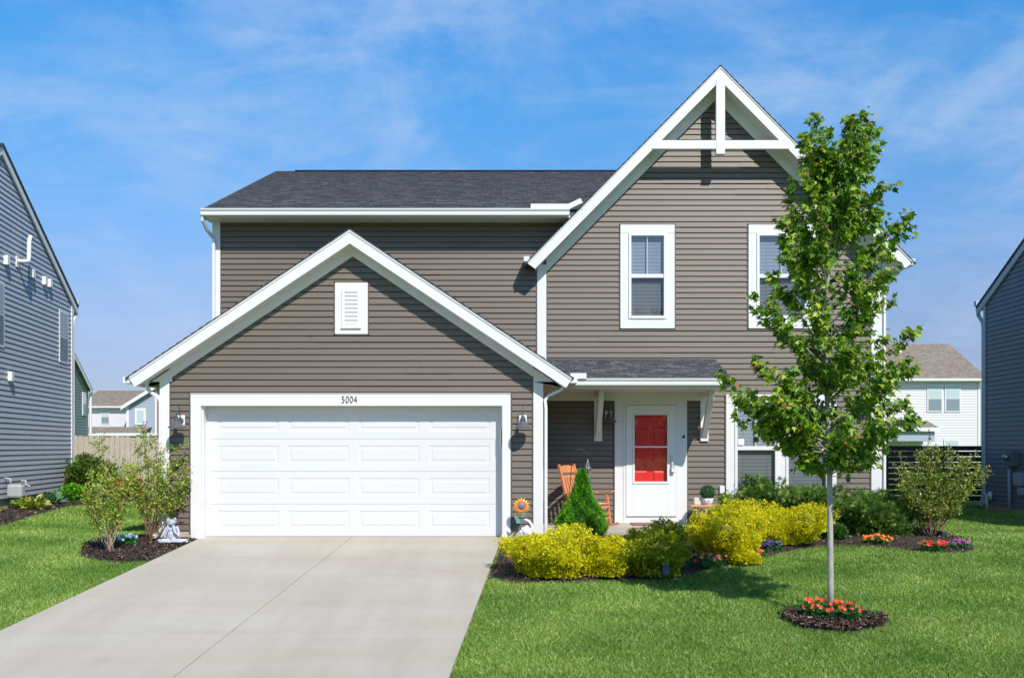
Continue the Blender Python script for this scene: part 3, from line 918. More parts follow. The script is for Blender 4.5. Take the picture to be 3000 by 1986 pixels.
# narrow drip edge line
for fn, C, hl, hr, yf in ((gt, GC, 3.50, 3.52, Yf), (mt, MC, 3.51, 3.5, 16.3)):
    for sgn, hw in ((-1, hl), (1, hr)):
        xe = C + sgn * hw
        p = [(C, fn(C) + .0), (xe, fn(xe) + .0), (xe, fn(xe) - .035), (C, fn(C) - .035)]
        if sgn > 0: p = p[::-1]
        child(MB().prism(p, 'y', yf - .012, yf - .001), 'drip_edge', WHITE_V)
# soffits and friezes
mb = MB()
for fn, C, hl, hr, y0, y1, o_ in ((gt, GC, 3.42, 3.42, Yf + .028, YG + .02, .20), (mt, MC, 3.37, 3.37, 16.328, YM + .02, .235)):
    for sgn, hw in ((-1, hl), (1, hr)):
        xe = C + sgn * hw
        p = [(C, fn(C) - o_ + .02), (xe, fn(xe) - o_ + .02), (xe, fn(xe) - o_), (C, fn(C) - o_)]
        if sgn > 0: p = p[::-1]
        child(MB().prism(p, 'y', y0, y1), 'soffit', WHITE)
mb = MB()
for fn, C, xl, xr, y, a, b in ((gt, GC, -5.545, .345, YG, .185, .368), (mt, MC, .64, 6.70, YM, .22, .47)):
    for sgn, xe in ((-1, xl), (1, xr)):
        p = [(C, fn(C) - a), (xe, fn(xe) - a), (xe, fn(xe) - b), (C, fn(C) - b)]
        if sgn > 0: p = p[::-1]
        child(MB().prism(p, 'y', y - .034, y - .002), 'frieze_board', WHITE)
# eave returns at the garage corners
for s in (-1, 1):
    mb = MB()
    xo = GC + s * 3.40; xi = GC + s * 2.925
    p = [(xi, 2.54), (xi, gt(xi) - .22), (xo, gt(xo) - .22), (xo, 2.535)]
    if s > 0: p = p[::-1]
    mb.prism(p, 'y', YG - .037, YG - .005)
    a, b = sorted((GC + s * 3.085, xo))
    mb.box(a, b, YG - .005, YM, 2.52, 2.545)
    a, b = sorted((xo - s * .0, xo - s * .02))
    mb.box(a, b, YG - .28, YM, 2.50, gt(xo) - .02)
    child(mb, 'eave_return', WHITE)
mb = MB()
for s in (-1, 1):
    xo = MC + s * 3.37
    a, b = sorted((MC + s * 3.05, xo))
    if s > 0:
        mb.box(a, b, YM + .0, 26.4, 4.74, 4.765)
        mb.box(xo - .02, xo, YM - .37, 26.4, 4.72, mt(xo) - .03)
p = [(6.88, 4.77), (6.88, mt(6.88) - .25), (7.16, mt(7.16) - .22), (7.16, 4.765)][::-1]
mb.prism(p, 'y', YM - .03, YM)
child(mb, 'eave_return', WHITE)

# roofs
def roof(name, slopes, m=SHINGLE, par=None):
    mb = MB()
    for a in slopes: roof_slope(mb, **a)
    if par: return sub(mb, name, m, par)
    return child(mb, name, m)
lg = math.hypot(3.56, 3.56 * .667)
roof('roof', [dict(P0=(GC - 3.56, 14.185, gt(GC - 3.56) + .012), U=(0, 1, 0), W=(1, 0, .667), lu=2.51, lw_=lg),
              dict(P0=(GC + 3.56, 14.185, gt(GC + 3.56) + .012), U=(0, 1, 0), W=(-1, 0, .667), lu=2.51, lw_=lg)])
lm = math.hypot(3.56, 3.56 * 1.015)
roof('roof', [dict(P0=(MC - 3.56, 16.285, mt(MC - 3.56) + .012), U=(0, 1, 0), W=(1, 0, 1.015), lu=6.7, lw_=lm),
              dict(P0=(MC + 3.56, 16.285, mt(MC + 3.56) + .012), U=(0, 1, 0), W=(-1, 0, 1.015), lu=6.7, lw_=lm)])
lr = math.hypot(5.2, 5.2 * .443)
lr2 = math.hypot(4.3, 4.3 * .443)
roof('roof', [dict(P0=(-5.67, 16.3, 5.80), U=(1, 0, 0), W=(0, 1, .443), lu=8.5, lw_=lr, clip=lambda w: (0, 6.95 + min(w * .9135, 5.2) * .443 / 1.015 * 1.0)),
              dict(P0=(3.7, 17.2, 5.80 + .9 * .443), U=(1, 0, 0), W=(0, 1, .443), lu=3.45, lw_=lr2, clip=lambda w: (max(0, 2.75 - (w * .9135 + .9) * .436), 3.45)),
              dict(P0=(-5.67, 26.7, 5.80), U=(1, 0, 0), W=(0, -1, .443), lu=12.82, lw_=lr)])
child(MB().prism([(21.38, 8.085), (21.5, 8.135), (21.62, 8.085)], 'x', -5.2, 6.6), 'ridge_vent', BLACKM)
# main rakes on the left side, soffit and gutter
mb = MB()
for s in (1, -1):
    a = 21.5 - s * 5.2
    p = [(a, 5.78), (21.5, 8.085), (21.5, 7.91), (a, 5.60)]
    if s < 0: p = p[::-1]
    mb.prism(p, 'x', -5.66, -5.60)
child(mb, 'rake_board', WHITE)
mb = MB(); mb.box(-5.64, 1.12, 16.334, 16.72, 5.665, 5.69); mb.box(-5.62, 1.06, 16.305, 16.334, 5.66, 5.795)
child(mb, 'soffit', WHITE)
def gutter(x0, x1, y, z, name='gutter', par=None):
    """K-style gutter: y is the back, hangs towards -y, z top"""
    prof = [(y, z - .12), (y - .092, z - .12), (y - .098, z - .10), (y - .098, z - .045), (y - .116, z - .030), (y - .12, z), (y - .11, z), (y - .105, z - .02), (y - .085, z - .04), (y - .0, z - .04)]
    return child(MB().prism(prof, 'x', x0, x1), name, WHITE_V, bevel=.002)
gutter(-5.645, 1.04, 16.30, 5.80)
child(MB().prism([(1.065, 5.692), (1.22, 5.692), (1.22, 5.775), (1.065, 5.765)], 'y', 16.340, 16.66), 'eave_block', WHITE)
mb = MB(); mb.box(.34, 1.06, 16.20, 16.23, 5.79, 5.885)
M = Matrix.Translation((1.045, 16.197, 5.795)) @ Matrix.Rotation(R(-25), 4, 'Y')
mb.box(0, .26, 0, .03, 0, .09, M)
child(mb, 'splash_guard', WHITE_V)
# small gutter stubs at eave ends
mb = MB()
for q_ in ((.215, .315, 16.29, 16.66, 4.86, 4.955), (7.26, 7.35, 16.30, 26.0, 4.80, 4.91), (-6.19, -6.07, 14.22, 16.7, 2.50, 2.60), (.93, 1.04, 14.22, 15.3, 2.50, 2.60)):
    child(MB().box(*q_), 'gutter', WHITE_V, bevel=.003)
# gable brace
child(MB().prism([(3.72, mt(3.72) - .17), (3.80, mt(3.80) - .2), (3.88, mt(3.88) - .17), (3.88, 6.815), (3.72, 6.815)][::-1], 'y', 16.285, 16.375), 'king_post', WHITE, bevel=.003)
child(MB().prism([(MC - 1.26, 6.91), (MC - 1.10, 7.065), (MC + 1.10, 7.065), (MC + 1.26, 6.91)], 'y', 16.29, 16.365), 'cross_beam', WHITE, bevel=.003)

# windows
def blinds(mb, x0, x1, z0, z1, y, pitch=.026):
    z = z0
    while z < z1:
        mb.quad((x0, y + .006, z + .0185), (x1, y + .006, z + .0185), (x1, y - .005, z), (x0, y - .005, z))
        z += pitch
def window(x0, x1, z0, z1, head, side, sill, muntin=True, Y=YM, name='window', casing=True):
    mb = MB()
    if casing:
        mb.box(x0, x1, Y - .042, Y - .004, z1 - head, z1)
        mb.box(x0, x0 + side, Y - .038, Y - .004, z0 + sill, z1 - head)
        mb.box(x1 - side, x1, Y - .038, Y - .004, z0 + sill, z1 - head)
        mb.box(x0, x1, Y - .042, Y - .004, z0, z0 + sill)
    root = child(mb, name, WHITE, bevel=.003)
    unit(root, x0 + side, x1 - side, z0 + sill, z1 - head, muntin, Y)
    return root
def unit(root, a, b, c, d, muntin, Y):
    fw = .05
    mb = MB()
    mb.box(a, a + fw, Y - .055, Y + .05, c, d); mb.box(b - fw, b, Y - .055, Y + .05, c, d)
    mb.box(a + fw, b - fw, Y - .054, Y + .05, d - fw, d); mb.box(a + fw, b - fw, Y - .06, Y + .05, c, c + .055)
    m = (c + d) / 2
    mb.box(a + fw, b - fw, Y - .040, Y + .02, m - .035, m + .035)
    sub(mb, 'frame', WHITE_V, root, bevel=.002)
    if muntin:
        mb = MB().box((a + b) / 2 - .009, (a + b) / 2 + .009, Y - .012, Y - .002, m + .035, d - fw)
        sub(mb, 'muntin', WHITE_V, root)
    mb = MB()
    mb.quad((a + fw, Y - .018, m), (b - fw, Y - .018, m), (b - fw, Y - .018, d - fw), (a + fw, Y - .018, d - fw))
    sub(mb, 'pane', GLASS, root)
    mb = MB()
    mb.quad((a + fw, Y - .004, c + .055), (b - fw, Y - .004, c + .055), (b - fw, Y - .004, m), (a + fw, Y - .004, m))
    sub(mb, 'screened_pane', SGLASS, root)
    mb = MB(); blinds(mb, a + fw + .004, b - fw - .004, c + .07, d - fw, Y + .04)
    for t in (.22, .78):
        xx = a + (b - a) * t
        mb.box(xx - .002, xx + .002, Y + .028, Y + .030, c + .06, d - fw)
    sub(mb, 'blind', BLIND, root)
    mb = MB().box(a + .01, b - .01, Y + .10, Y + .35, c + .01, d - .01)
    sub(mb, 'dark_interior', DARK, root)
window(*W_UL, .155, .152, .18)
window(*W_UR, .155, .152, .18)
mb = MB()
mb.box(3.99, 6.05, YM - .042, YM - .004, 2.30, 2.46)
mb.box(3.99, 4.15, YM - .038, YM - .004, .62, 2.30); mb.box(4.95, 5.10, YM - .038, YM - .004, .62, 2.30); mb.box(5.90, 6.05, YM - .038, YM - .004, .62, 2.30)
mb.box(3.99, 6.05, YM - .042, YM - .004, .45, .62)
tw = child(mb, 'window', WHITE, bevel=.003)
unit(tw, 4.15, 4.95, .62, 2.30, True, YM)
unit(tw, 5.10, 5.90, .62, 2.30, True, YM)
sub(MB().box(4.22, 4.33, YM - .022, YM - .019, 1.52, 1.64), 'sticker', WSTAT, tw)

# entrance
mb = MB()
mb.box(1.912, 2.07, YM - .05, YM - .004, .065, 2.344); mb.box(3.11, 3.26, YM - .05, YM - .004, .065, 2.344)
mb.box(2.07, 3.11, YM - .05, YM - .004, 2.30, 2.344); mb.box(2.07, 3.11, YM - .06, YM - .004, .065, .175)
child(mb, 'door_surround', WHITE, bevel=.003)
mb = MB()
mb.box(2.07, 2.118, YM - .062, YM + .03, .175, 2.30); mb.box(3.052, 3.11, YM - .062, YM + .03, .175, 2.30); mb.box(2.118, 3.052, YM - .062, YM + .03, 2.262, 2.30)
child(mb, 'door_frame', WHITE_V, bevel=.004)
mb = MB()
ys, ye = YM - .075, YM - .035
gx0, gx1, gz0, gz1 = 2.268, 2.894, .83, 2.088
mb.box(2.122, gx0, ys, ye, .195, 2.256); mb.box(gx1, 3.048, ys, ye, .195, 2.256)
mb.box(gx0, gx1, ys, ye, gz1, 2.256); mb.box(gx0, gx1, ys, ye, .195, gz0)
sd = child(mb, 'storm_door', mat('storm_door_white', (.74, .76, .77), .4), bevel=.004)
mb = MB()
for (a, b, c, d) in ((gx0 - .03, gx0 + .012, gz0 - .03, gz1 + .03), (gx1 - .012, gx1 + .03, gz0 - .03, gz1 + .03), (gx0 + .012, gx1 - .012, gz1 - .012, gz1 + .03), (gx0 + .012, gx1 - .012, gz0 - .03, gz0 + .012), (gx0 + .012, gx1 - .012, 1.47, 1.50)):
    mb.box(a, b, ys - .012, ys - .0005, c, d)
sub(mb, 'glass_trim', WHITE_V, sd, bevel=.003)
mb = MB(); mb.quad((gx0, ys + .012, gz0), (gx1, ys + .012, gz0), (gx1, ys + .012, gz1), (gx0, ys + .012, gz1))
sub(mb, 'glass_pane', DGLASS, sd)
mb = MB(); mb.box(2.955, 2.985, ys - .03, ys, 1.20, 1.24); mb.box(2.96, 2.98, ys - .05, ys - .03, 1.14, 1.34); mb.box(2.955, 2.985, ys - .03, ys, 1.30, 1.34)
sub(mb, 'handle', WHITE_V, sd, bevel=.004)
mb = MB()
dyy = YM + .03
mb.box(2.13, 3.04, dyy, dyy + .04, .19, 2.25)
dr = child(mb, 'front_door', REDP)
mb = MB()
for (a, b) in ((2.27, 2.53), (2.64, 2.90)):
    for (c, d) in ((1.96, 2.12), (1.22, 1.84), (.78, 1.04), (.3, .68)):
        e = .03
        A = [(a, dyy - .002, c), (b, dyy - .002, c), (b, dyy - .002, d), (a, dyy - .002, d)]
        B = [(a + e, dyy - .018, c + e), (b - e, dyy - .018, c + e), (b - e, dyy - .018, d - e), (a + e, dyy - .018, d - e)]
        for k in range(4): mb.quad(A[k], A[(k + 1) % 4], B[(k + 1) % 4], B[k])
        mb.quad(*B)
sub(mb, 'door_panel', REDP, dr)
sub(MB().lathe([(0, 0), (.018, 0), (.018, .012), (0, .012)], 12).build, 'x', None, None) if False else None
mb = MB(); mb.ell((2.585, dyy - .006, 1.83), (.017, .01, .017)); sub(mb, 'peephole', CHROME, dr, smooth=True)
# doorbell
mb = MB().box(3.165, 3.215, YM - .075, YM - .05, 1.56, 1.71)
db = child(mb, 'doorbell', WSTAT, bevel=.006)
sub(MB().box(3.168, 3.212, YM - .079, YM - .0755, 1.645, 1.706), 'camera_window', BLACKM, db)
# outlet box beside the porch table, cover by the twin window
child(MB().box(3.87, 3.96, YM - .05, YM - .01, .62, .76), 'outlet_cover', WHITE_V, bevel=.004)

# porch roof
PX1 = 3.76
lp = math.hypot(1.24, .44)
roof('porch_roof', [dict(P0=(.52, 15.46, 2.675), U=(1, 0, 0), W=(0, 1.24, .44), lu=PX1 - .52 + .03, lw_=lp)])
gutter(.96, 3.80, 15.50, 2.665)
child(MB().box(1.0, 1.28, 15.36, 15.39, 2.655, 2.75), 'splash_guard', WHITE_V, bevel=.004)
mb = MB()
mb.box(.60, PX1, 15.50, 15.53, 2.50, 2.64)
mb.box(.52, PX1, 15.53, YM, 2.50, 2.525)
mb.prism([(15.53, 2.51), (15.53, 2.63), (16.69, 3.05), (16.69, 2.51)], 'x', PX1 - .03, PX1 - .001)
child(mb, 'porch_soffit', WHITE)
child(MB().box(.58, PX1, YM - .052, YM - .004, 2.344, 2.50), 'frieze_board', WHITE)
# brackets
def bracket(x):
    mb = MB()
    mb.box(x - .075, x + .075, YM - .05, YM - .002, 1.59, 2.344)
    b = child(mb, 'porch_bracket', WHITE, bevel=.003)
    mb = MB()
    mb.prism([(YM - .05, 1.64), (YM - .05, 1.80), (YM - .52, 2.44), (YM - .60, 2.44), (YM - .60, 2.34)], 'x', x - .047, x + .047)
    sub(mb, 'brace', WHITE, b, bevel=.003)
    mb = MB().box(x - .047, x + .047, YM - .66, YM - .05, 2.41, 2.499)
    sub(mb, 'top_arm', WHITE, b, bevel=.003)
bracket(1.605); bracket(3.585)
# porch slab
mb = MB(); mb.box(.51, 3.72, 15.12, YM - .01, -.20, .062)
child(mb, 'porch_slab', CONCM, bevel=.01)
mb = MB(); mb.box(-.13, 3.4, 13.95, 15.10, -.2, -.035)
o = mb.build('walkway', CONCM, bevel=.01); tag(o, kind='structure')

# downspouts
def spout(path, name='downspout', par=None, r=.043):
    mb = MB().tube(path, r, seg=4, sx=.8)
    if par is None: return child(mb, name, WHITE_V, bevel=.006)
    return sub(mb, name, WHITE_V, par, bevel=.006)
ya = 14.46
spout([px(432, 1112, ya), px(430, 1128, ya), px(436, 1144, ya), px(452, 1155, ya), px(465, 1163, ya), px(471, 1178, ya), px(471, 1540, ya), px(468, 1556, ya - .05), px(452, 1572, ya - .25)])
spout([px(1652, 1133, ya), px(1642, 1143, ya), px(1606, 1160, ya), px(1597, 1172, ya), (.548, ya, 2.1), (.548, ya, .08)])
yb = 16.6
spout([(-5.63, 16.25, 5.70), (-5.63, 16.27, 5.60), (-5.60, 16.42, 5.46), (-5.535, yb, 5.35), (-5.535, yb, 5.2), (-5.535, yb, 3.0)])
spout([(7.28, 16.75, 4.82), (7.22, 16.75, 4.72), (7.02, 16.70, 4.62), (6.94, 16.68, 4.45), (6.94, 16.68, .1)])

# ------------------------------------------------------------ barn lamps
def lamp(loc, label, shift=0):
    t = empty('wall_lamp', loc, label=label, cat='lamp', group='barn-style lamps on the house front')
    def P(mb, n, m, **k): return sub(mb, n, m, t, **k)
    P(MB().box(-.065, .065, -.02, 0, -.10, .07), 'mounting_block', WHITE_V, bevel=.012)
    mb = MB(); mb.v = []
    l = MB().lathe([(0, 0), (.05, 0), (.05, .012), (.02, .02), (0, .02)], 16)
    l.v = [(x, -.02 - z, y - .02) for (x, y, z) in l.v]
    P(l, 'canopy', LAMPM, smooth=False)
    P(MB().tube([(0, -.03, -.02), (0, -.045, .08), (0, -.07, .17), (0, -.12, .215), (0, -.18, .20), (0, -.20, .15), (0, -.20, .03)], .007, 8), 'arm', LAMPM, smooth=True)
    P(MB().lathe([(.004, .05), (.028, .045), (.028, .02), (.036, .018), (.036, -.03), (.045, -.035), (.135, -.135), (.135, -.142), (.128, -.138), (.04, -.042), (0, -.04)], 28, (0, -.20, .0)), 'lamp_shade', LAMPM, smooth=False)
    P(MB().ell((0, -.20, -.10), (.025, .025, .035)), 'bulb', WSTAT, smooth=True)
    return t
lamp((-5.36, YG - .012, 1.93), 'barn lamp left of the garage door')
lamp((.175, YG - .012, 1.93), 'barn lamp between garage door and porch downspout')
lamp((1.80, YM - .012, 2.08), 'shaded barn lamp beside the front door, under the porch roof')

# ------------------------------------------------------------ things on the porch
def porch_pt(x, y, Y): return px(x, y, Y)
def rocking_chair():
    rz = math.atan2(-.62, .78)
    t = empty('rocking_chair', (1.36, 15.95, .062), rz, 'orange wooden rocking chair on the porch left of the door', 'chair')
    T = Matrix.Rotation(R(-11), 4, 'Y')       # whole chair rocked back
    def P(mb, n, m=ORANGEW, **k):
        return sub(mb, n, m, t, bevel=.004, **k)
    # chair local: +x forwards, y sideways, z up
    for s in (-1, 1):
        mb = MB()
        pts = [(-.50, .10), (-.40, .055), (-.2, .018), (0, .0), (.2, .004), (.38, .03), (.48, .055)]
        mb.prism([(x, z + .04) for x, z in pts] + [(x, z) for x, z in reversed(pts)], 'y', s * .25 - .018, s * .25 + .018)
        P(mb, 'rocker')
        P(MB().box(-.022, .022, -.018, .018, 0, .58, Matrix.Translation((.30, s * .25, .03)) @ Matrix.Rotation(R(-7), 4, 'Y')), 'leg')
        P(MB().box(-.022, .022, -.02, .02, 0, 1.12, Matrix.Translation((-.17, s * .235, .03)) @ Matrix.Rotation(R(-16), 4, 'Y')), 'leg')
        P(MB().box(-.30, .36, -.045, .045, 0, .022, Matrix.Translation((-.0, s * .265, .60)) @ Matrix.Rotation(R(-4), 4, 'Y')), 'armrest')
    mb = MB()
    M = Matrix.Translation((0, 0, .38)) @ Matrix.Rotation(R(-5), 4, 'Y').inverted().inverted()
    for i in range(7):
        x = -.22 + i * .078
        mb.box(x, x + .066, -.24, .24, .0, .018, M)
    P(mb, 'seat')
    P(MB().box(.27, .30, -.24, .24, .335, .385), 'apron'); P(MB().box(-.16, .28, .215, .235, .33, .38), 'apron'); P(MB().box(-.16, .28, -.235, -.215, .33, .38), 'apron')
    B = Matrix.Translation((-.195, 0, .09)) @ Matrix.Rotation(R(-16), 4, 'Y')
    P(MB().prism([(-.215, .90), (.215, .90), (.215, 1.01), (.08, 1.04), (-.08, 1.04), (-.215, 1.01)], 'x', -.012, .012), 'headrest').data.transform(B)
    P(MB().box(-.01, .01, -.215, .215, .80, .85, B), 'rail'); P(MB().box(-.01, .01, -.215, .215, .36, .41, B), 'rail')
    for i in range(6):
        y = -.18 + i * .072
        P(MB().box(-.008, .008, y - .024, y + .024, .40, .80, B), 'back_slat')
    P(MB().box(-.01, .01, -.24, .24, .14, .18, Matrix.Translation((.29, 0, 0))), 'stretcher'); P(MB().box(-.01, .01, -.24, .24, .22, .26, Matrix.Translation((.29, 0, 0))), 'stretcher')
    P(MB().box(.02, .30, -.20, .20, .40, .425), 'cushion', mat('peach_cushion', (.75, .42, .28), .9))
rocking_chair()

def hook_and_chime():
    Y = 14.9
    t = empty('garden_hook', px(1664, 1560, Y), label='thin curved shepherd hook behind the cone-shaped spruce', cat='garden hook')
    b = Vector(px(1664, 1560, Y))
    pts = [px(*p, Y) for p in ((1664, 1565), (1668, 1450), (1673, 1380), (1676, 1335), (1683, 1322), (1695, 1315), (1707, 1317), (1716, 1326), (1722, 1334), (1727, 1330), (1726, 1324))]
    mb = MB().tube([Vector(p) - b for p in pts], .0065, 6)
    sub(mb, 'hook_rod', BLACKM, t, smooth=True)
    c = Vector(px(1722, 1334, Y))
    t = empty('wind_chime', c, label='metal wind chime hanging from the shepherd hook', cat='wind chime')
    mb = MB()
    for k in range(6):
        a = k * math.pi / 3
        mb.tube([(0, 0, 0), (.0, 0, -.06), (.045 * math.cos(a), .045 * math.sin(a), -.20)], .003, 4)
    sub(mb, 'strings', CHROME, t)
    sub(MB().lathe([(0, -.195), (.055, -.195), (.058, -.205), (.058, -.225), (0, -.225)], 18), 'top_disc', CHROME, t)
    for k in range(5):
        a = k * 2 * math.pi / 5 + .3
        sub(MB().tube([(.045 * math.cos(a), .045 * math.sin(a), -.225), (.045 * math.cos(a), .045 * math.sin(a), -.62 - .02 * k)], .009, 8), 'chime_tube', LAMPM, t, smooth=True)
hook_and_chime()

def topiary_table():
    Y = 16.2
    c = Vector((px(2065, 1500, Y)[0], Y, .062))
    top = .78 - .062 - .22
    t = empty('side_table', c, label='small side table with wooden top and black scrolled iron legs', cat='table')
    zt = EYE - (1478 - 1308) / FPX * Y - .062
    mb = MB()
    for i in range(3): mb.box(-.275, .275, -.14 + i * .096, -.14 + i * .096 + .09, zt - .03, zt)
    sub(mb, 'table_top', mat('pine_top', (.62, .36, .16), .55, var=.2, vscale=8), t, bevel=.004)
    for s in (-1, 1):
        for q in (-1, 1):
            sub(MB().tube([(s * .15, q * .12, zt - .03), (s * .16, q * .12, zt - .2), (s * .13, q * .12, zt - .4), (s * .2, q * .13, 0)], .012, 6), 'leg', BLACKM, t, smooth=True)
        mb = MB()
        mb.tube([(s * .16, -.12, zt - .1), (s * .10, -.1, zt - .06), (s * .05, -.1, zt - .10), (s * .09, -.1, zt - .14), (s * .13, -.1, zt - .11)], .008, 6)
        sub(mb, 'iron_scroll', BLACKM, t, smooth=True)
    zt += .062
    pc = Vector(px(2073, 1478, Y - .02)); pc.z = zt
    p = empty('potted_topiary', pc, label='round clipped green ball in a blue and white bowl', cat='potted plant')
    m, nt_, b = new_mat('blue_white_china')
    tc_ = nt_.nodes.new('ShaderNodeTexCoord'); vo = nt_.nodes.new('ShaderNodeTexVoronoi'); vo.inputs['Scale'].default_value = 26
    nt_.links.new(tc_.outputs['Object'], vo.inputs['Vector'])
    cr = nt_.nodes.new('ShaderNodeValToRGB'); cr.color_ramp.interpolation = 'CONSTANT'
    cr.color_ramp.elements[0].color = (.04, .08, .35, 1); cr.color_ramp.elements[1].color = (.78, .8, .84, 1); cr.color_ramp.elements[1].position = .27
    nt_.links.new(vo.outputs['Distance'], cr.inputs[0]); nt_.links.new(cr.outputs[0], b.inputs['Base Color']); b.inputs['Roughness'].default_value = .2
    sub(MB().lathe([(0, 0), (.06, 0), (.065, .01), (.085, .03), (.102, .07), (.105, .115), (.098, .12), (.09, .11), (0, .10)], 24), 'bowl', m, p, smooth=True)
    BALL = leaf_mat('topiary_green', [(0, (.015, .07, .02)), (1, (.05, .20, .05))], .5, .2)
    n = 2600; d = rng.normal(0, 1, (n, 3)); d /= np.linalg.norm(d, axis=1, keepdims=True)
    scatter('ball', [(-.35, 0, 0), (0, -.5, .1), (.35, 0, 0), (0, .6, .1)], [(0, 1, 2, 3)], d * rng.uniform(.105, .14, (n, 1)) + np.array([0, 0, .225]), rand_rots(n, d, jitter=.6), rng.uniform(.012, .022, n), rng.random(n), BALL, p)
    sub(MB().ell((0, 0, .225), (.105, .105, .105)), 'inner_foam', CORE, p)
    bc = Vector(px(2042, 1478, Y + .03)); bc.z = zt
    o = MB().box(-.06, .06, -.05, .05, 0, .13).build('box', mat('cream_card', (.62, .60, .50), .7), bevel=.012)
    o.location = bc; tag(o, 'small cream box on the side table beside the bowl', 'box')
topiary_table()

# doormat, lockbox
o = MB().box(-.37, .37, -.22, .22, 0, .02).build('doormat', MATRUG, bevel=.005); o.location = (2.56, 16.38, .064); tag(o, 'brown doormat in front of the white storm door', 'doormat')
t = empty('lockbox', (2.982, YM - .118, 1.16), label='small grey key lockbox hanging on the storm door handle', cat='lockbox')
sub(MB().box(-.035, .035, -.02, .02, -.15, -.045), 'body', FRAMEG, t, bevel=.008)
sub(MB().box(-.026, .026, -.024, -.0205, -.135, -.07), 'dial_panel', WSTAT, t)
sub(MB().tube([(-.022, 0, -.05), (-.022, 0, 0), (-.012, 0, .02), (.012, 0, .02), (.022, 0, 0), (.022, 0, -.05)], .006, 8), 'shackle', CHROME, t, smooth=True)

# ------------------------------------------------------------ garden ornaments
def sunflower():
    Y = 14.22
    c = Vector(px(1527.5, 1482, Y))
    t = empty('sunflower_ornament', (c.x, c.y, float(gz(c.x, c.y))), label='orange metal sunflower ornament against the siding right of the garage door', cat='ornament')
    h = c.z - t.location.z
    OR = mat('orange_petal', (.85, .36, .02), .5, col2=(.80, .17, .03), vscale=18)
    def petals(n, r0, r1, w, y, nm, m, ph=0):
        for i in range(n):
            a = 2 * math.pi * (i + ph) / n
            e = Vector((math.cos(a), 0, math.sin(a))); s = Vector((-math.sin(a), 0, math.cos(a)))
            c0 = Vector((0, y, h))
            P = [c0 + e * r0 - s * w * .6, c0 + e * (r0 + r1) / 2 - s * w + Vector((0, -.008, 0)), c0 + e * r1 + Vector((0, .008, 0)), c0 + e * (r0 + r1) / 2 + s * w + Vector((0, -.008, 0)), c0 + e * r0 + s * w * .6]
            mb = MB(); mb.poly(P); sub(mb, nm, m, t, solid=.002)
    YE = mat('yellow_petal', (.90, .50, .02), .5)
    petals(16, .055, .135, .018, .0, 'petal', YE)
    petals(14, .05, .115, .016, -.012, 'petal', OR, .5)
    l = MB().lathe([(0, .02), (.03, .018), (.052, .008), (.056, 0)], 20); l.v = [(x, -z - .014, y + h) for x, y, z in l.v]
    sub(l, 'seed_head', mat('blue_grey_seed', (.16, .19, .24), .6, bump=.5, bscale=120), t, smooth=True)
    l = MB().lathe([(.056, .004), (.07, .002), (.072, 0)], 20); l.v = [(x, -z - .014, y + h) for x, y, z in l.v]
    sub(l, 'seed_rim', mat('rust_red', (.65, .12, .08), .5), t)
    GL = mat('teal_leaf', (.12, .32, .27), .5, var=.3, vscale=10)
    sub(MB().tube([(0, .01, h - .05), (.015, .01, h - .17), (-.005, .01, h - .26), (0, .01, 0)], .006, 6), 'stem', GL, t, smooth=True)
    for P in ([(-.005, 0, h - .27), (-.07, -.01, h - .28), (-.12, 0, h - .14), (-.05, .01, h - .19)], [(.01, 0, h - .18), (.05, -.01, h - .17), (.085, 0, h - .10), (.04, .01, h - .11)]):
        mb = MB(); mb.poly(P); sub(mb, 'leaf', GL, t, solid=.003)
sunflower()
def figurine():
    Y = 14.05
    x, _, _ = px(1541, 1550, Y)
    t = empty('animal_figurine', (x, Y, float(gz(x, Y)) + .02), label='white ceramic animal figurine with curled raised tail beside the sunflower', cat='figurine')
    z = px(0, 1556, Y)[2] - t.location.z
    mb = MB()
    mb.tube([(0, 0, 0), (0, 0, z - .04)], .06, 12)
    for (a, c, r) in ((0, 0, .07), (-.045, .035, .035), (.01, .065, .035), (.045, .03, .035), (-.085, -.01, .03), (-.06, -.05, .03), (.05, -.04, .05)):
        mb.ell((a, -.01, z + c), (r, r, r))
    o = mb.build('body', WSTAT, t, remesh=.008)
    sub(MB().tube([(.07, 0, z - .06), (.10, 0, z + .02), (.095, 0, z + .10), (.05, 0, z + .155), (-.0, 0, z + .185), (-.03, 0, z + .185)], [.02, .022, .022, .021, .02, .014], 10), 'tail', WSTAT, t, smooth=True)
figurine()
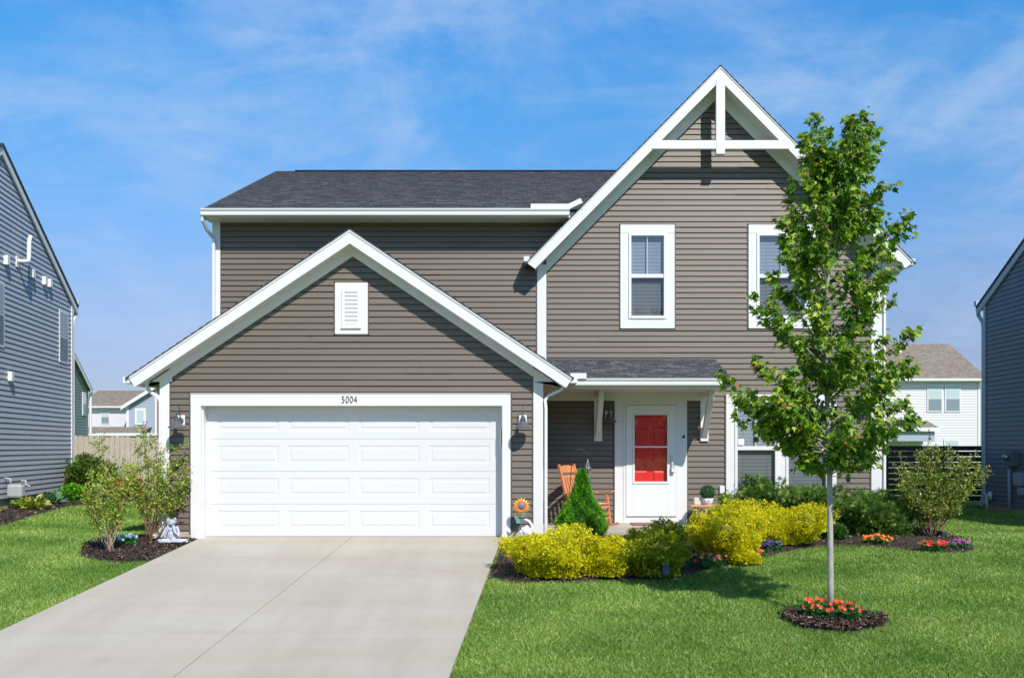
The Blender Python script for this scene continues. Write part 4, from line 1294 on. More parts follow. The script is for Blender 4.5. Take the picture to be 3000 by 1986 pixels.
def frog():
    Y = 14.16
    x, _, _ = px(505, 1580, Y)
    t = empty('frog_statue', (x, Y, float(gz(x, Y)) + .035), label='grey seated frog statue at the left corner of the garage', cat='statue')
    mb = MB()
    mb.ell((0, 0, .11), (.095, .085, .12)); mb.ell((0, -.01, .20), (.065, .06, .09))
    # crossed folded legs
    mb.tube([(.02, -.05, .03), (.12, -.09, .03), (.26, -.05, .035), (.19, -.12, .025), (.02, -.14, .03)], [.035, .042, .030, .024, .02], 12)
    mb.tube([(-.02, -.05, .03), (-.12, -.08, .03), (-.205, -.05, .03), (-.15, -.13, .022), (.03, -.155, .025)], [.035, .042, .03, .024, .02], 12)
    # arms up to the chin
    mb.tube([(-.075, -.01, .255), (-.12, -.05, .15), (-.09, -.10, .11), (-.04, -.09, .20), (-.04, -.07, .29)], [.022, .022, .021, .018, .02], 10)
    mb.tube([(.075, -.01, .255), (.12, -.05, .16), (.135, -.06, .10), (.07, -.10, .17), (.04, -.08, .28)], [.022, .022, .02, .018, .02], 10)
    o = mb.build('body', STATUE, t, remesh=.007)
    mb = MB()
    mb.ell((-.005, -.03, .325), (.085, .075, .05)); mb.ell((-.05, -.045, .365), (.028, .03, .028)); mb.ell((.055, -.045, .37), (.03, .03, .03)); mb.ell((0, -.06, .30), (.06, .05, .03))
    mb.tube([(0, -.01, .27), (0, -.02, .32)], .05, 12)
    mb.build('head', mat('dark_grey_glaze', (.23, .27, .29), .4, col2=(.48, .5, .56), vscale=18), t, remesh=.006)
frog()
def solar_light():
    c = Vector(gp(1952, 1719))
    t = empty('solar_light', c, label='small black solar panel light on a stake before the olive shrub', cat='garden light')
    M = Matrix.Translation((0, 0, .15)) @ Matrix.Rotation(R(-20), 4, 'X')
    sub(MB().box(-.045, .045, -.01, .01, -.0, .14, M), 'panel_frame', BLACKM, t, bevel=.004)
    sub(MB().box(-.038, .038, -.0115, -.0102, .008, .132, M), 'solar_cell', mat('solar_cell', (.07, .08, .13), .65, spec=.2), t)
    sub(MB().tube([(0, .01, -.03), (0, .01, .17)], .008, 8), 'stake', BLACKM, t)
solar_light()

# ------------------------------------------------------------ plants
def unit_dirs(n, up_bias=0.0):
    d = rng.normal(0, 1, (n, 3)); d[:, 2] = np.abs(d[:, 2]) * (1 + up_bias) - .15
    return d / np.linalg.norm(d, axis=1, keepdims=True)
def sprig(nl, wid, spread, cup=.15, length=1.0):
    tv = []; tf = []
    for i in range(nl):
        a = (i - (nl - 1) / 2) * spread
        l = length * (1 - .25 * abs(a))
        dx_, dy_ = math.sin(a), math.cos(a)
        sx_, sy_ = math.cos(a), -math.sin(a)
        z = cup * (i % 2 - .5)
        k = len(tv)
        tv += [(0, 0, 0), (dx_ * l * .5 + sx_ * wid, dy_ * l * .5 + sy_ * wid, z * .6), (dx_ * l, dy_ * l, z), (dx_ * l * .5 - sx_ * wid, dy_ * l * .5 - sy_ * wid, z * .6 + .05)]
        tf.append((k, k + 1, k + 2, k + 3))
    return tv, tf
def lumpy(d, lumps, amp):
    """radius factor of a lumpy blob for unit directions d"""
    r = np.zeros(len(d)) + 1 - 1.2 * amp
    for (c, s) in lumps:
        r += amp * 1.6 * s * np.exp(-np.sum((d - c) ** 2, 1) / .12)
    return r
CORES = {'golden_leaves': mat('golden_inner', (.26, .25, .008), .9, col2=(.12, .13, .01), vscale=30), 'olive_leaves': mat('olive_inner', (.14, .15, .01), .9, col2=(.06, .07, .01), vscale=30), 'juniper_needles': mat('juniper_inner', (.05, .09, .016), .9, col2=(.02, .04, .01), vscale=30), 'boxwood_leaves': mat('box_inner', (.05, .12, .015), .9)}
def bush(name, label, cat, c, rad, n, leaf, matl, tpl, amp=.18, nl=22, up=.5, jit=.45, core=.72, zc=.40, group=None, tint_up=True, stems=True, shell=(.84, 1.04), per=24, tuft=.068):
    """c: base centre on ground, rad=(rx,ry,height)"""
    t = empty(name, c, label=label, cat=cat, group=group)
    rx, ry, h = rad
    rx -= tuft * .6; ry -= tuft * .6; h -= tuft + .02
    ld = unit_dirs(nl); lumps = [(ld[i], rng.uniform(.3, 1)) for i in range(nl)]
    ncl = max(40, n // per)
    dc = unit_dirs(ncl)
    rc_ = lumpy(dc, lumps, amp) * rng.uniform(shell[0], shell[1], ncl)
    hz = h * (1 - zc)
    Pc = np.stack([dc[:, 0] * rc_ * rx, dc[:, 1] * rc_ * ry, h * zc + dc[:, 2] * rc_ * np.where(dc[:, 2] < 0, h * zc * 5.5, hz)], 1)
    # tufts under the equator hang down to the ground
    lowq = rng.random(ncl) < .22
    ang = rng.uniform(0, 2 * np.pi, ncl)
    zl = rng.uniform(.03, zc, ncl)
    rl = rng.uniform(.84, 1.02, ncl) * np.sqrt(np.clip(1 - ((zc - zl) / zc) ** 2 * .45, 0, 1)) * np.clip(lumpy(np.stack([np.cos(ang), np.sin(ang), np.zeros(ncl)], 1), lumps, amp), .7, 1.0)
    Pl = np.stack([np.cos(ang) * rl * rx, np.sin(ang) * rl * ry, zl * h], 1)
    Pc = np.where(lowq[:, None], Pl, Pc); dc = np.where(lowq[:, None], np.stack([np.cos(ang), np.sin(ang), np.full(ncl, .1)], 1), dc)
    idx = rng.integers(0, ncl, n)
    off = rng.normal(0, 1, (n, 3)); off /= np.linalg.norm(off, axis=1, keepdims=True)
    tr_ = tuft * rng.uniform(.25, 1.0, n)[:, None]
    P = Pc[idx] + off * tr_
    P[:, 2] = np.maximum(P[:, 2], .02)
    d = dc[idx]
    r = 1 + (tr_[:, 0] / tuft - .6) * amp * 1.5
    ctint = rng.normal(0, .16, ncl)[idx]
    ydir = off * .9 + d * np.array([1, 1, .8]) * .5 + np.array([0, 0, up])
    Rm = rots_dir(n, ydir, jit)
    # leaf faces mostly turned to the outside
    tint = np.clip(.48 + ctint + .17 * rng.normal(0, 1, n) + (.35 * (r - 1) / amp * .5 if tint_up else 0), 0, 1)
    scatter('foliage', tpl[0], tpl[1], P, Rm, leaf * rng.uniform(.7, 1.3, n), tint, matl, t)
    # inner twigs
    cd = []
    mb = MB()
    mb.ell((0, 0, 0), (1, 1, 1), seg=24)
    V = np.array(mb.v); V /= np.linalg.norm(V, axis=1, keepdims=True)
    rr = lumpy(V, lumps, amp) * core
    Q = np.stack([V[:, 0] * rr * rx, V[:, 1] * rr * ry, np.maximum(h * zc + V[:, 2] * rr * np.where(V[:, 2] < 0, h * zc, hz), -.02)], 1)
    mb.v = [tuple(q) for q in Q]
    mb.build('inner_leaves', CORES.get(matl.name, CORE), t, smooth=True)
    return t
GOLD = leaf_mat('golden_leaves', [(0, (.20, .26, .006)), (.3, (.54, .54, .006)), (.6, (.84, .76, .012)), (1, (.94, .86, .05))], .5, .35)
OLIVE = leaf_mat('olive_leaves', [(0, (.10, .16, .01)), (.5, (.30, .38, .015)), (.85, (.55, .58, .02)), (1, (.78, .72, .03))], .5, .35)
JUN = leaf_mat('juniper_needles', [(0, (.035, .09, .014)), (.45, (.10, .21, .03)), (.8, (.22, .36, .06)), (1, (.36, .48, .10))], .5, .2)
SPR = leaf_mat('spruce_needles', [(0, (.045, .18, .008)), (.5, (.12, .38, .014)), (1, (.24, .56, .03))], .5, .25)
BOX = leaf_mat('boxwood_leaves', [(0, (.03, .10, .012)), (1, (.11, .25, .03))], .45, .25)
TPL_G = sprig(6, .13, .52)
TPL_J = sprig(7, .045, .22, .3)
TPL_B = sprig(4, .22, .6)

def bush_from(name, label, cat, xl, xr, yt, yb, ry, n, leaf, m, tpl, **k):
    """left, right, top, base in overview pixels, ry half depth in metres"""
    v = (yb * D - 1308) / FPX
    Yf = (EYE + .03 + SLOPE * 14.5) / (v + SLOPE)
    Yc = Yf + ry * .8
    X0 = (xl * D - 1500) / FPX * Yc; X1 = (xr * D - 1500) / FPX * Yc
    zt = EYE - (yt * D - 1308) / FPX * Yc
    xc = (X0 + X1) / 2; g = float(gz(xc, Yc)) + .02
    return bush(name, label, cat, (xc, Yc, g), ((X1 - X0) / 2, ry, zt - g), n, leaf, m, tpl, **k)
GG = 'golden shrubs in the front bed'
bush_from('golden_shrub', 'large golden shrub at the left end of the bed, next to the driveway', 'shrub', 1184, 1342, 1224, 1349, .46, 30000, .0235, GOLD, TPL_G, group=GG, amp=.32, nl=34)
bush_from('golden_shrub', 'golden shrub in front of the cone-shaped spruce', 'shrub', 1326, 1458, 1234, 1346, .42, 20000, .0235, GOLD, TPL_G, group=GG, amp=.32, nl=24)
bush_from('olive_shrub', 'olive green shrub in front of the doormat, behind the solar light', 'shrub', 1425, 1600, 1206, 1345, .46, 24000, .025, OLIVE, TPL_G, amp=.34, nl=22, shell=(.78, 1.14))
bush_from('golden_shrub', 'golden shrub below the side table, tallest in the bed', 'shrub', 1606, 1762, 1192, 1308, .50, 30000, .0235, GOLD, TPL_G, group=GG, amp=.30, nl=34)
bush_from('golden_shrub', 'wide golden shrub left of the maple trunk, before the dark junipers', 'shrub', 1700, 1888, 1163, 1270, .55, 30000, .0235, GOLD, TPL_G, group=GG, amp=.26, nl=34)
bush_from('golden_shrub', 'smallest golden shrub, low at the lawn edge between pink flowers', 'shrub', 1685, 1758, 1262, 1312, .22, 8000, .0235, GOLD, TPL_G, group=GG, amp=.2, nl=16)
JG = 'dark junipers under the front window'
bush_from('juniper_shrub', 'juniper below the left pane of the twin window', 'shrub', 1680, 1835, 1118, 1208, .5, 9000, .075, JUN, TPL_J, group=JG, amp=.28, nl=26, up=.9, shell=(.75, 1.12), tuft=.10)
bush_from('juniper_shrub', 'juniper directly behind the maple trunk', 'shrub', 1800, 1975, 1119, 1224, .5, 11000, .075, JUN, TPL_J, group=JG, amp=.28, nl=26, up=.9, shell=(.75, 1.12), tuft=.10)
bush_from('juniper_shrub', 'widest juniper, at the right corner of the house', 'shrub', 1940, 2088, 1128, 1240, .5, 11000, .075, JUN, TPL_J, group=JG, amp=.28, nl=26, up=.9, shell=(.75, 1.12), tuft=.10)
bush_from('boxwood', 'small round boxwood just left of the maple trunk', 'shrub', 1888, 1960, 1204, 1254, .24, 5000, .026, BOX, TPL_B, amp=.1, nl=20, tuft=.04)

def spruce():
    c = Vector((px(1346 * D, 0, 14.35)[0], 14.35, float(gz(1, 14.35)) + .02))
    t = empty('dwarf_spruce', c, label='dense cone-shaped dwarf spruce in front of the rocking chair', cat='spruce')
    H = EYE - (1086 * D - 1308) / FPX * 14.35 - c.z
    prof = [(0, .12), (.06, .30), (.17, .385), (.28, .375), (.40, .315), (.52, .225), (.66, .15), (.80, .10), (.92, .075), (1.0, .02)]
    zz = np.array([p[0] for p in prof]); rr = np.array([p[1] for p in prof])
    n = 21000
    u = rng.random(n) ** 1.25; th = rng.uniform(0, 2 * np.pi, n)
    lump = 1 + .07 * np.sin(th * 5 + u * 19) + .06 * np.sin(th * 9 - u * 31) + .04 * np.sin(th * 17 + u * 50)
    r = np.interp(u, zz, rr) * lump * rng.uniform(.80, 1.03, n)
    P = np.stack([r * np.cos(th), r * np.sin(th), u * H * .99 + .02], 1)
    d = np.stack([np.cos(th), np.sin(th), np.full(n, .55)], 1)
    tint = np.clip(.5 + .22 * rng.normal(0, 1, n) + (lump - 1) * 3, 0, 1)
    scatter('foliage', *sprig(5, .07, .45), P, rots_dir(n, d, .4), rng.uniform(.022, .042, n), tint, SPR, t)
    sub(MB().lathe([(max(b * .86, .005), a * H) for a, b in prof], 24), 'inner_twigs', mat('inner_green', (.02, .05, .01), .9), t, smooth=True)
    sub(MB().tube([(0, 0, -.05), (0, 0, .2)], .03, 8), 'trunk', STEM, t)
spruce()

def stem_shrub(name, label, base, n_stem, H, spread, lf0, nleaf, leaf, m, stemm, tops=None, lean=(0, 0), clus=.05, group=None, seed=0):
    t = empty(name, base, label=label, cat='shrub', group=group)
    r_ = np.random.default_rng(seed + 100)
    mb = MB(); P = []; Dn = []
    for i in range(n_stem):
        if tops: tx, ty, th = tops[i % len(tops)]; tx += r_.normal(0, .03); ty += r_.normal(0, .06)
        else:
            a = r_.uniform(0, 2 * np.pi); rr = spread * math.sqrt(r_.random()); tx, ty, th = rr * math.cos(a) + lean[0], rr * math.sin(a) * .8 + lean[1], H * r_.uniform(.72, 1.03) * (1 - .22 * (rr / spread) ** 2)
        b0 = np.array([r_.normal(0, .05), r_.normal(0, .04), -.02])
        tip = np.array([tx, ty, th])
        k = 9; pts = []
        bend = r_.normal(0, .05, 3)
        for j in range(k):
            s = j / (k - 1)
            p = b0 * (1 - s) + tip * s
            p[:2] = b0[:2] + (tip[:2] - b0[:2]) * (s ** 1.15)
            p = p + bend * math.sin(math.pi * s) + r_.normal(0, .012, 3) * (0 < j < k - 1)
            pts.append(p)
        mb.tube([tuple(p) for p in pts], list(np.linspace(.011, .002, k)), 5)
        pts = np.array(pts)
        # side twigs
        for q in range(9):
            s = r_.uniform(lf0, .97); f = s * (k - 1); j = int(f); p0 = pts[j] * (1 - (f - j)) + pts[min(j + 1, k - 1)] * (f - j)
            L_ = r_.uniform(.08, .26) * (1.15 - s * .6) * (H / 1.6)
            a = r_.uniform(0, 2 * np.pi); e = p0 + np.array([math.cos(a) * L_, math.sin(a) * L_, L_ * r_.uniform(.3, 1.1)])
            mb.tube([tuple(p0), tuple((p0 + e) / 2 + r_.normal(0, .01, 3)), tuple(e)], [.004, .003, .0015], 4)
            m_ = int(nleaf / n_stem / 12)
            ss = r_.random(m_)[:, None]
            P.append(p0 + (e - p0) * (.15 + .9 * ss) + r_.normal(0, clus * .45, (m_, 3))); Dn.append(np.tile(e - p0, (m_, 1)))
        m_ = int(nleaf / n_stem / 4)
        ss = r_.uniform(lf0, 1.02, m_); f = np.clip(ss, 0, .999) * (k - 1); j = f.astype(int); fr = (f - j)[:, None]
        P.append(pts[j] * (1 - fr) + pts[np.minimum(j + 1, k - 1)] * fr + r_.normal(0, clus * .5, (m_, 3))); Dn.append(np.tile([0, 0, .3], (m_, 1)))
    P = np.concatenate(P); Dn = np.concatenate(Dn); n = len(P)
    Dn = Dn / (np.linalg.norm(Dn, axis=1, keepdims=True) + 1e-6)
    mb.build('stems', stemm, t, smooth=True)
    scatter('foliage', [(0, 0, 0), (.26, .45, .06), (0, 1, -.05), (-.26, .45, .06)], [(0, 1, 2, 3)], P, rots_dir(n, Dn, .7), leaf * rng.uniform(.6, 1.25, n), rng.random(n), m, t)
    return t
CRAPE = leaf_mat('crape_leaves', [(0, (.08, .19, .014)), (.45, (.25, .42, .04)), (.78, (.52, .62, .07)), (.92, (.62, .38, .09)), (1, (.72, .55, .25))], .45, .35)
LIL = leaf_mat('glossy_olive_leaves', [(0, (.06, .12, .014)), (.45, (.19, .28, .035)), (.8, (.42, .50, .10)), (1, (.58, .42, .15))], .4, .35)
b1 = gp(325, 1622); b2 = gp(440, 1590)
stem_shrub('leggy_shrub', 'leggy shrub on the lawn side of the left bed, pale bare stems', b1, 12, 1.5, .5, .36, 3600, .046, CRAPE, PALESTEM,
           tops=[(-.28, 0, 1.25), (-.42, .1, 1.0), (-.18, .1, 1.55), (0, 0, 1.35), (.15, .1, 1.45), (.3, 0, 1.2), (-.05, -.1, 1.1), (.22, -.1, 1.0), (-.32, 0, .9), (-.24, .05, 1.72), (.38, .0, 1.35), (.1, 0, 1.0)], group='leggy shrubs in the left bed', seed=1, clus=.06)
stem_shrub('leggy_shrub', 'leggy shrub against the white downspout, behind the blue flowers', b2, 15, 1.7, .5, .36, 4600, .046, CRAPE, STEM,
           tops=[(-.45, 0, 1.2), (-.3, .1, 1.6), (-.1, 0, 1.9), (.05, .1, 1.7), (.2, 0, 1.6), (.36, 0, 1.35), (.62, -.1, 1.33), (.55, -.1, 1.0), (-.2, -.1, 1.2), (.1, -.1, 1.25), (.3, -.1, 1.05), (-.38, 0, .95), (0, 0, 1.45), (.45, .0, 1.55), (.7, -.1, 1.2)], group='leggy shrubs in the left bed', seed=2, clus=.06)
b3 = gp(2722, 1578)
stem_shrub('leggy_shrub', 'wide airy shrub at the right end of the bed before the dark fence', b3, 22, 1.5, .72, .32, 9000, .052, LIL, STEM,
           tops=[(-.65, 0, 1.2), (-.5, 0, 1.45), (-.35, .2, 1.1), (-.2, 0, 1.45), (-.05, .2, 1.5), (.1, 0, 1.4), (.25, .1, 1.45), (.4, 0, 1.5), (.55, 0, 1.3), (.72, 0, 1.45), (.85, 0, 1.1), (-.6, -.2, .9), (-.4, -.2, .8), (-.15, -.2, 1.0), (.1, -.2, .9), (.3, -.2, 1.0), (.5, -.1, .8), (.62, -.1, .95), (0, 0, 1.75), (-.3, 0, 1.0), (1.0, 0, 1.2), (.2, .2, 1.2)], seed=3, clus=.07)

# flowers
FLG = leaf_mat('flower_foliage', [(0, (.01, .10, .02)), (1, (.04, .28, .05))], .5, .3)
PET = {}
def petal_mat(name, c):
    if name not in PET: PET[name] = mat(name + '_petals', c, .6)
    return PET[name]
def flowers(label, c, rx, ry, h, colors, n, size, leaves=260):
    t = empty('flower_clump', (c[0], c[1], c[2] + .03), label=label, cat='flowers')
    d = np.stack([rng.normal(0, .5, leaves) * rx, rng.normal(0, .5, leaves) * ry, rng.uniform(0, .75, leaves) * h], 1)
    scatter('foliage', *sprig(4, .12, .6), d, rots_dir(leaves, np.tile([0, -.2, .8], (leaves, 1)), .6), rng.uniform(.03, .06, leaves), rng.random(leaves), FLG, t)
    protos = []
    for (nm, col) in colors:
        mb = MB()
        for k in range(5):
            a = 2 * math.pi * k / 5
            e = Vector((math.cos(a), math.sin(a), .25)); s = Vector((-math.sin(a), math.cos(a), 0))
            mb.poly([(0, 0, 0), e * .6 - s * .32, e * 1.0 - s * .18 + Vector((0, 0, .1)), e * 1.0 + s * .18 + Vector((0, 0, .1)), e * .6 + s * .32])
        me = bpy.data.meshes.new('blossom'); me.from_pydata([tuple(v) for v in mb.v], [], mb.f); me.materials.append(petal_mat(nm, col))
        protos.append(me)
    for i in range(n):
        a = random.uniform(0, 2 * math.pi); r = math.sqrt(random.random())
        o = bpy.data.objects.new('blossom', protos[i % len(protos)])
        o.parent = t
        o.location = (rx * r * math.cos(a), ry * r * math.sin(a), h * random.uniform(.55, 1.05) * (1 - .25 * r))
        o.rotation_euler = (random.uniform(.3, 1.5), random.uniform(-.6, .6), random.uniform(-1, 1))
        o.scale = (size * random.uniform(.7, 1.15),) * 3
        sc.collection.objects.link(o)
OR_ = ('orange_red', (.86, .055, .012)); OR2 = ('orange', (.88, .16, .01)); SAL = ('salmon', (.86, .12, .05))
def at_ground(xd, yd): return gd(xd, yd)
flowers('orange-red flowers left of the maple trunk in the round bed', at_ground(1888, 1436), .19, .10, .24, [OR_, SAL], 34, .026, 300)
flowers('orange-red flowers right of the maple trunk in the round bed', at_ground(1958, 1442), .20, .10, .24, [OR_, SAL], 34, .026, 300)
flowers('pale blue pansies in the left bed between the two leggy shrubs', at_ground(295, 1264), .15, .12, .18, [('pale_blue', (.25, .42, .85)), ('white_blue', (.65, .75, .9))], 34, .036, 200)
flowers('pink and yellow snapdragons between olive and golden shrubs', at_ground(1640, 1316), .27, .12, .20, [('pink', (.85, .08, .13)), ('rose', (.85, .16, .2)), ('yellow', (.9, .5, .02))], 40, .026, 300)
flowers('small pink and orange flowers right of the smallest golden shrub', at_ground(1752, 1302), .10, .10, .17, [('pink', (.85, .08, .13)), ('orange', (.88, .2, .02))], 16, .025, 140)
flowers('deep purple pansies at the lawn edge below the wide golden shrub', at_ground(1788, 1275), .14, .10, .14, [('purple', (.13, .05, .45))], 24, .03, 160)
flowers('bright orange flowers on the mulch right of the maple trunk', at_ground(2031, 1260), .24, .12, .13, [OR2], 46, .034, 240)
flowers('yellow flowers behind the orange ones, left of the airy shrub', at_ground(2088, 1236), .2, .10, .14, [('yellow', (.9, .5, .02))], 24, .032, 300)
flowers('red flowers at the foot of the airy shrub', at_ground(2158, 1276), .22, .10, .15, [('red', (.82, .03, .03)), OR_], 38, .032, 240)
flowers('magenta flowers at the far right tip of the bed', at_ground(2216, 1272), .16, .10, .14, [('magenta', (.65, .03, .50))], 26, .03, 200)
# black drain pipe by the airy shrub
a = Vector(gp(2600, 1545)); b = Vector(gp(2768, 1582))
o = MB().tube([a + Vector((0, 0, .08)), b + Vector((0, 0, .09))], .06, 4, sx=1.0).build('drain_extension', BLACKM, bevel=.006)
tag(o, 'black drain extension lying in the bed under the airy shrub', 'drain pipe')

# ------------------------------------------------------------ maple
MAPLE = leaf_mat('maple_leaves', [(0, (.035, .105, .008)), (.40, (.135, .290, .015)), (.75, (.34, .50, .035)), (.93, (.52, .60, .08)), (.965, (.60, .34, .05)), (1, (.72, .17, .05))], .38, .42)
def maple():
    Y0 = tby
    base = Vector((tbx, tby, tbz + .03))
    t = empty('maple_tree', base, label='young slender maple tree with a ring of mulch on the front lawn', cat='tree')
    def w_(xd, yd, off=0): return np.array(dp(xd, yd, Y0)) - np.array(base) + np.array([0, off, 0])
    tr = [(1921.5, 1448), (1921.5, 1350), (1921, 1250), (1920, 1170), (1919, 1085), (1917, 1000), (1915, 920), (1913, 850), (1909, 780), (1908, 710), (1914, 640), (1921, 570), (1930, 500), (1945, 430), (1962, 360), (1976, 310), (1986, 276)]
    T = np.array([w_(*p) for p in tr]); T[:, 1] += np.array([0] * 5 + list(.03 * np.sin(np.arange(12))))
    rad = [.038, .0325, .031, .030, .029, .027, .025, .023, .021, .019, .017, .015, .012, .010, .008, .006, .003]
    mb = MB(); mb.tube([tuple(p) for p in T], rad, 14)
    trunk_y = np.array([p[1] for p in tr], float)
    def trunk_at(yd):
        o = np.argsort(trunk_y)
        return np.array([np.interp(yd, trunk_y[o], T[o, k]) for k in range(3)])
    br = [(1895, 278, 480, 0), (1880, 300, 520, .1), (1862, 312, 560, .1), (1870, 350, 560, -.1), (1858, 400, 610, -.15), (1836, 445, 680, .1), (1802, 492, 700, -.1), (1826, 540, 720, .2), (1815, 590, 770, -.2), (1792, 640, 800, .05), (1766, 700, 850, -.1), (1790, 735, 850, .2),
          (1842, 795, 900, .0), (1748, 832, 950, .1), (1772, 860, 950, -.2), (1672, 880, 1000, 0), (1694, 925, 1010, -.15), (1725, 975, 1025, .1), (1795, 1015, 1050, -.1), (1845, 1048, 1075, .1), (1888, 1080, 1095, 0),
          (2012, 296, 440, 0), (1992, 262, 400, .02), (1972, 275, 400, -.05), (2016, 330, 470, .1), (1998, 370, 520, .1), (2052, 420, 620, 0), (2096, 500, 680, -.1), (2060, 535, 700, .15), (2030, 600, 760, -.2), (2072, 628, 790, .1), (2032, 690, 820, -.1), (1998, 725, 850, .2),
          (2108, 768, 930, 0), (2062, 790, 930, .2), (2100, 850, 980, -.1), (2055, 880, 980, .25), (2104, 930, 1010, .05), (2090, 975, 1030, -.15), (2045, 1025, 1060, .1), (1978, 1082, 1100, 0), (1940, 1060, 1090, -.2)]
    env = [(280, 1900, 2010), (400, 1862, 2000), (500, 1830, 2040), (600, 1830, 2020), (700, 1800, 2010), (800, 1850, 2020), (900, 1740, 2060), (1000, 1790, 2050), (1060, 1870, 1990)]
    ee = np.array(env, float)
    r_ = np.random.default_rng(12)
    for i in range(54):
        yd = r_.uniform(290, 1050)
        xl = np.interp(yd, ee[:, 0], ee[:, 1]); xr = np.interp(yd, ee[:, 0], ee[:, 2])
        xd = r_.uniform(xl, xr)
        dep = r_.choice([-1, 1]) * r_.uniform(.15, .75) * (.45 + .55 * np.clip((yd - 250) / 600, 0, 1))
        br.append((xd, yd, min(yd + r_.uniform(60, 160), 1100), dep))
    P = []; Up = []; tipf = []
    def twig(p0, e, r0, nleaf, nseg=6, sag=.04):
        pts = []
        for j in range(nseg + 1):
            s = j / nseg
            p = p0 * (1 - s) + e * s
            p = p + np.array([0, 0, 1]) * (-sag * math.sin(math.pi * s)) + r_.normal(0, .008, 3) * (0 < j < nseg)
            pts.append(p)
        mb.tube([tuple(p) for p in pts], list(np.linspace(r0, .0016, nseg + 1)), 5)
        return np.array(pts)
    for (xd, yd, ys, off) in br:
        e = w_(xd, yd, off); p0 = trunk_at(ys)
        L_ = np.linalg.norm(e - p0)
        pts = twig(p0, e, .004 + .006 * min(L_, 1.2), 0)
        n2 = int(4 + L_ * 7)
        segs = [(p0 + (e - p0) * .35, e)]
        for q in range(n2):
            s = r_.uniform(.28, .98); f = s * 6; j = int(f); a = pts[j] * (1 - (f - j)) + pts[min(j + 1, 6)] * (f - j)
            v = (e - p0) / L_ * .6 + r_.normal(0, .55, 3) + np.array([0, 0, .25])
            v = v / np.linalg.norm(v) * r_.uniform(.10, .24)
            twig(a, a + v, .003, 0, 3, .0)
            segs.append((a + v * .2, a + v))
        for (a, b) in segs:
            ln = np.linalg.norm(b - a)
            m_ = int(7 + ln * 38)
            s = (r_.random(m_) ** .75)[:, None]
            P.append(a + (b - a) * s + r_.normal(0, .030, (m_, 3)))
            tipf.append(s[:, 0] * (np.linalg.norm(b - e) < .12))
    # along the trunk inside the crown
    m_ = 560; yy = r_.uniform(262, 1060, m_)
    P.append(np.array([trunk_at(y) for y in yy]) + r_.normal(0, .09, (m_, 3))); tipf.append(np.zeros(m_))
    P = np.concatenate(P); tipf = np.concatenate(tipf); kk = P[:, 2] < w_(1950, 266)[2]; P = P[kk]; tipf = tipf[kk]; n = len(P)
    print('maple leaves', n)
    mb.build('trunk', BARK, t, smooth=True)
    half = [(0, 0), (.2, .0), (.42, .12), (.30, .28), (.54, .60), (.26, .52), (.15, .64), (0, 1.0)]
    tv = [(x, y, .30 * abs(x) - .22 * y * y) for x, y in half] + [(-x, y, .30 * abs(x) - .22 * y * y) for x, y in half[1:-1]]
    tf = [tuple(range(8)), (0, 7, 13, 12, 11, 10, 9, 8)]
    # outward, drooping tips; faces up and to the light
    outw = P - np.column_stack([np.interp(P[:, 2], T[:, 2], T[:, 0]), np.zeros(n), P[:, 2]])
    outw /= np.linalg.norm(outw, axis=1, keepdims=True) + .05
    y = outw * .8 + np.array([0, 0, -.35]) + rng.normal(0, .45, (n, 3))
    y /= np.linalg.norm(y, axis=1, keepdims=True)
    z = np.array([.15, -.30, .75]) + rng.normal(0, .55, (n, 3))
    x = np.cross(y, z); x /= np.linalg.norm(x, axis=1, keepdims=True) + 1e-9
    z = np.cross(x, y)
    Rm = np.stack([x, y, z], 2)
    hgt = P[:, 2]
    tint = np.clip(rng.normal(.44, .27, n), 0, .92)
    tip = (tipf > .72) & (rng.random(n) < .45); tint[tip] = rng.uniform(.93, 1, tip.sum())
    scatter('crown', tv, tf, P, Rm, rng.uniform(.046, .094, n) * np.where(tip, .55, 1), tint, MAPLE, t)
maple()

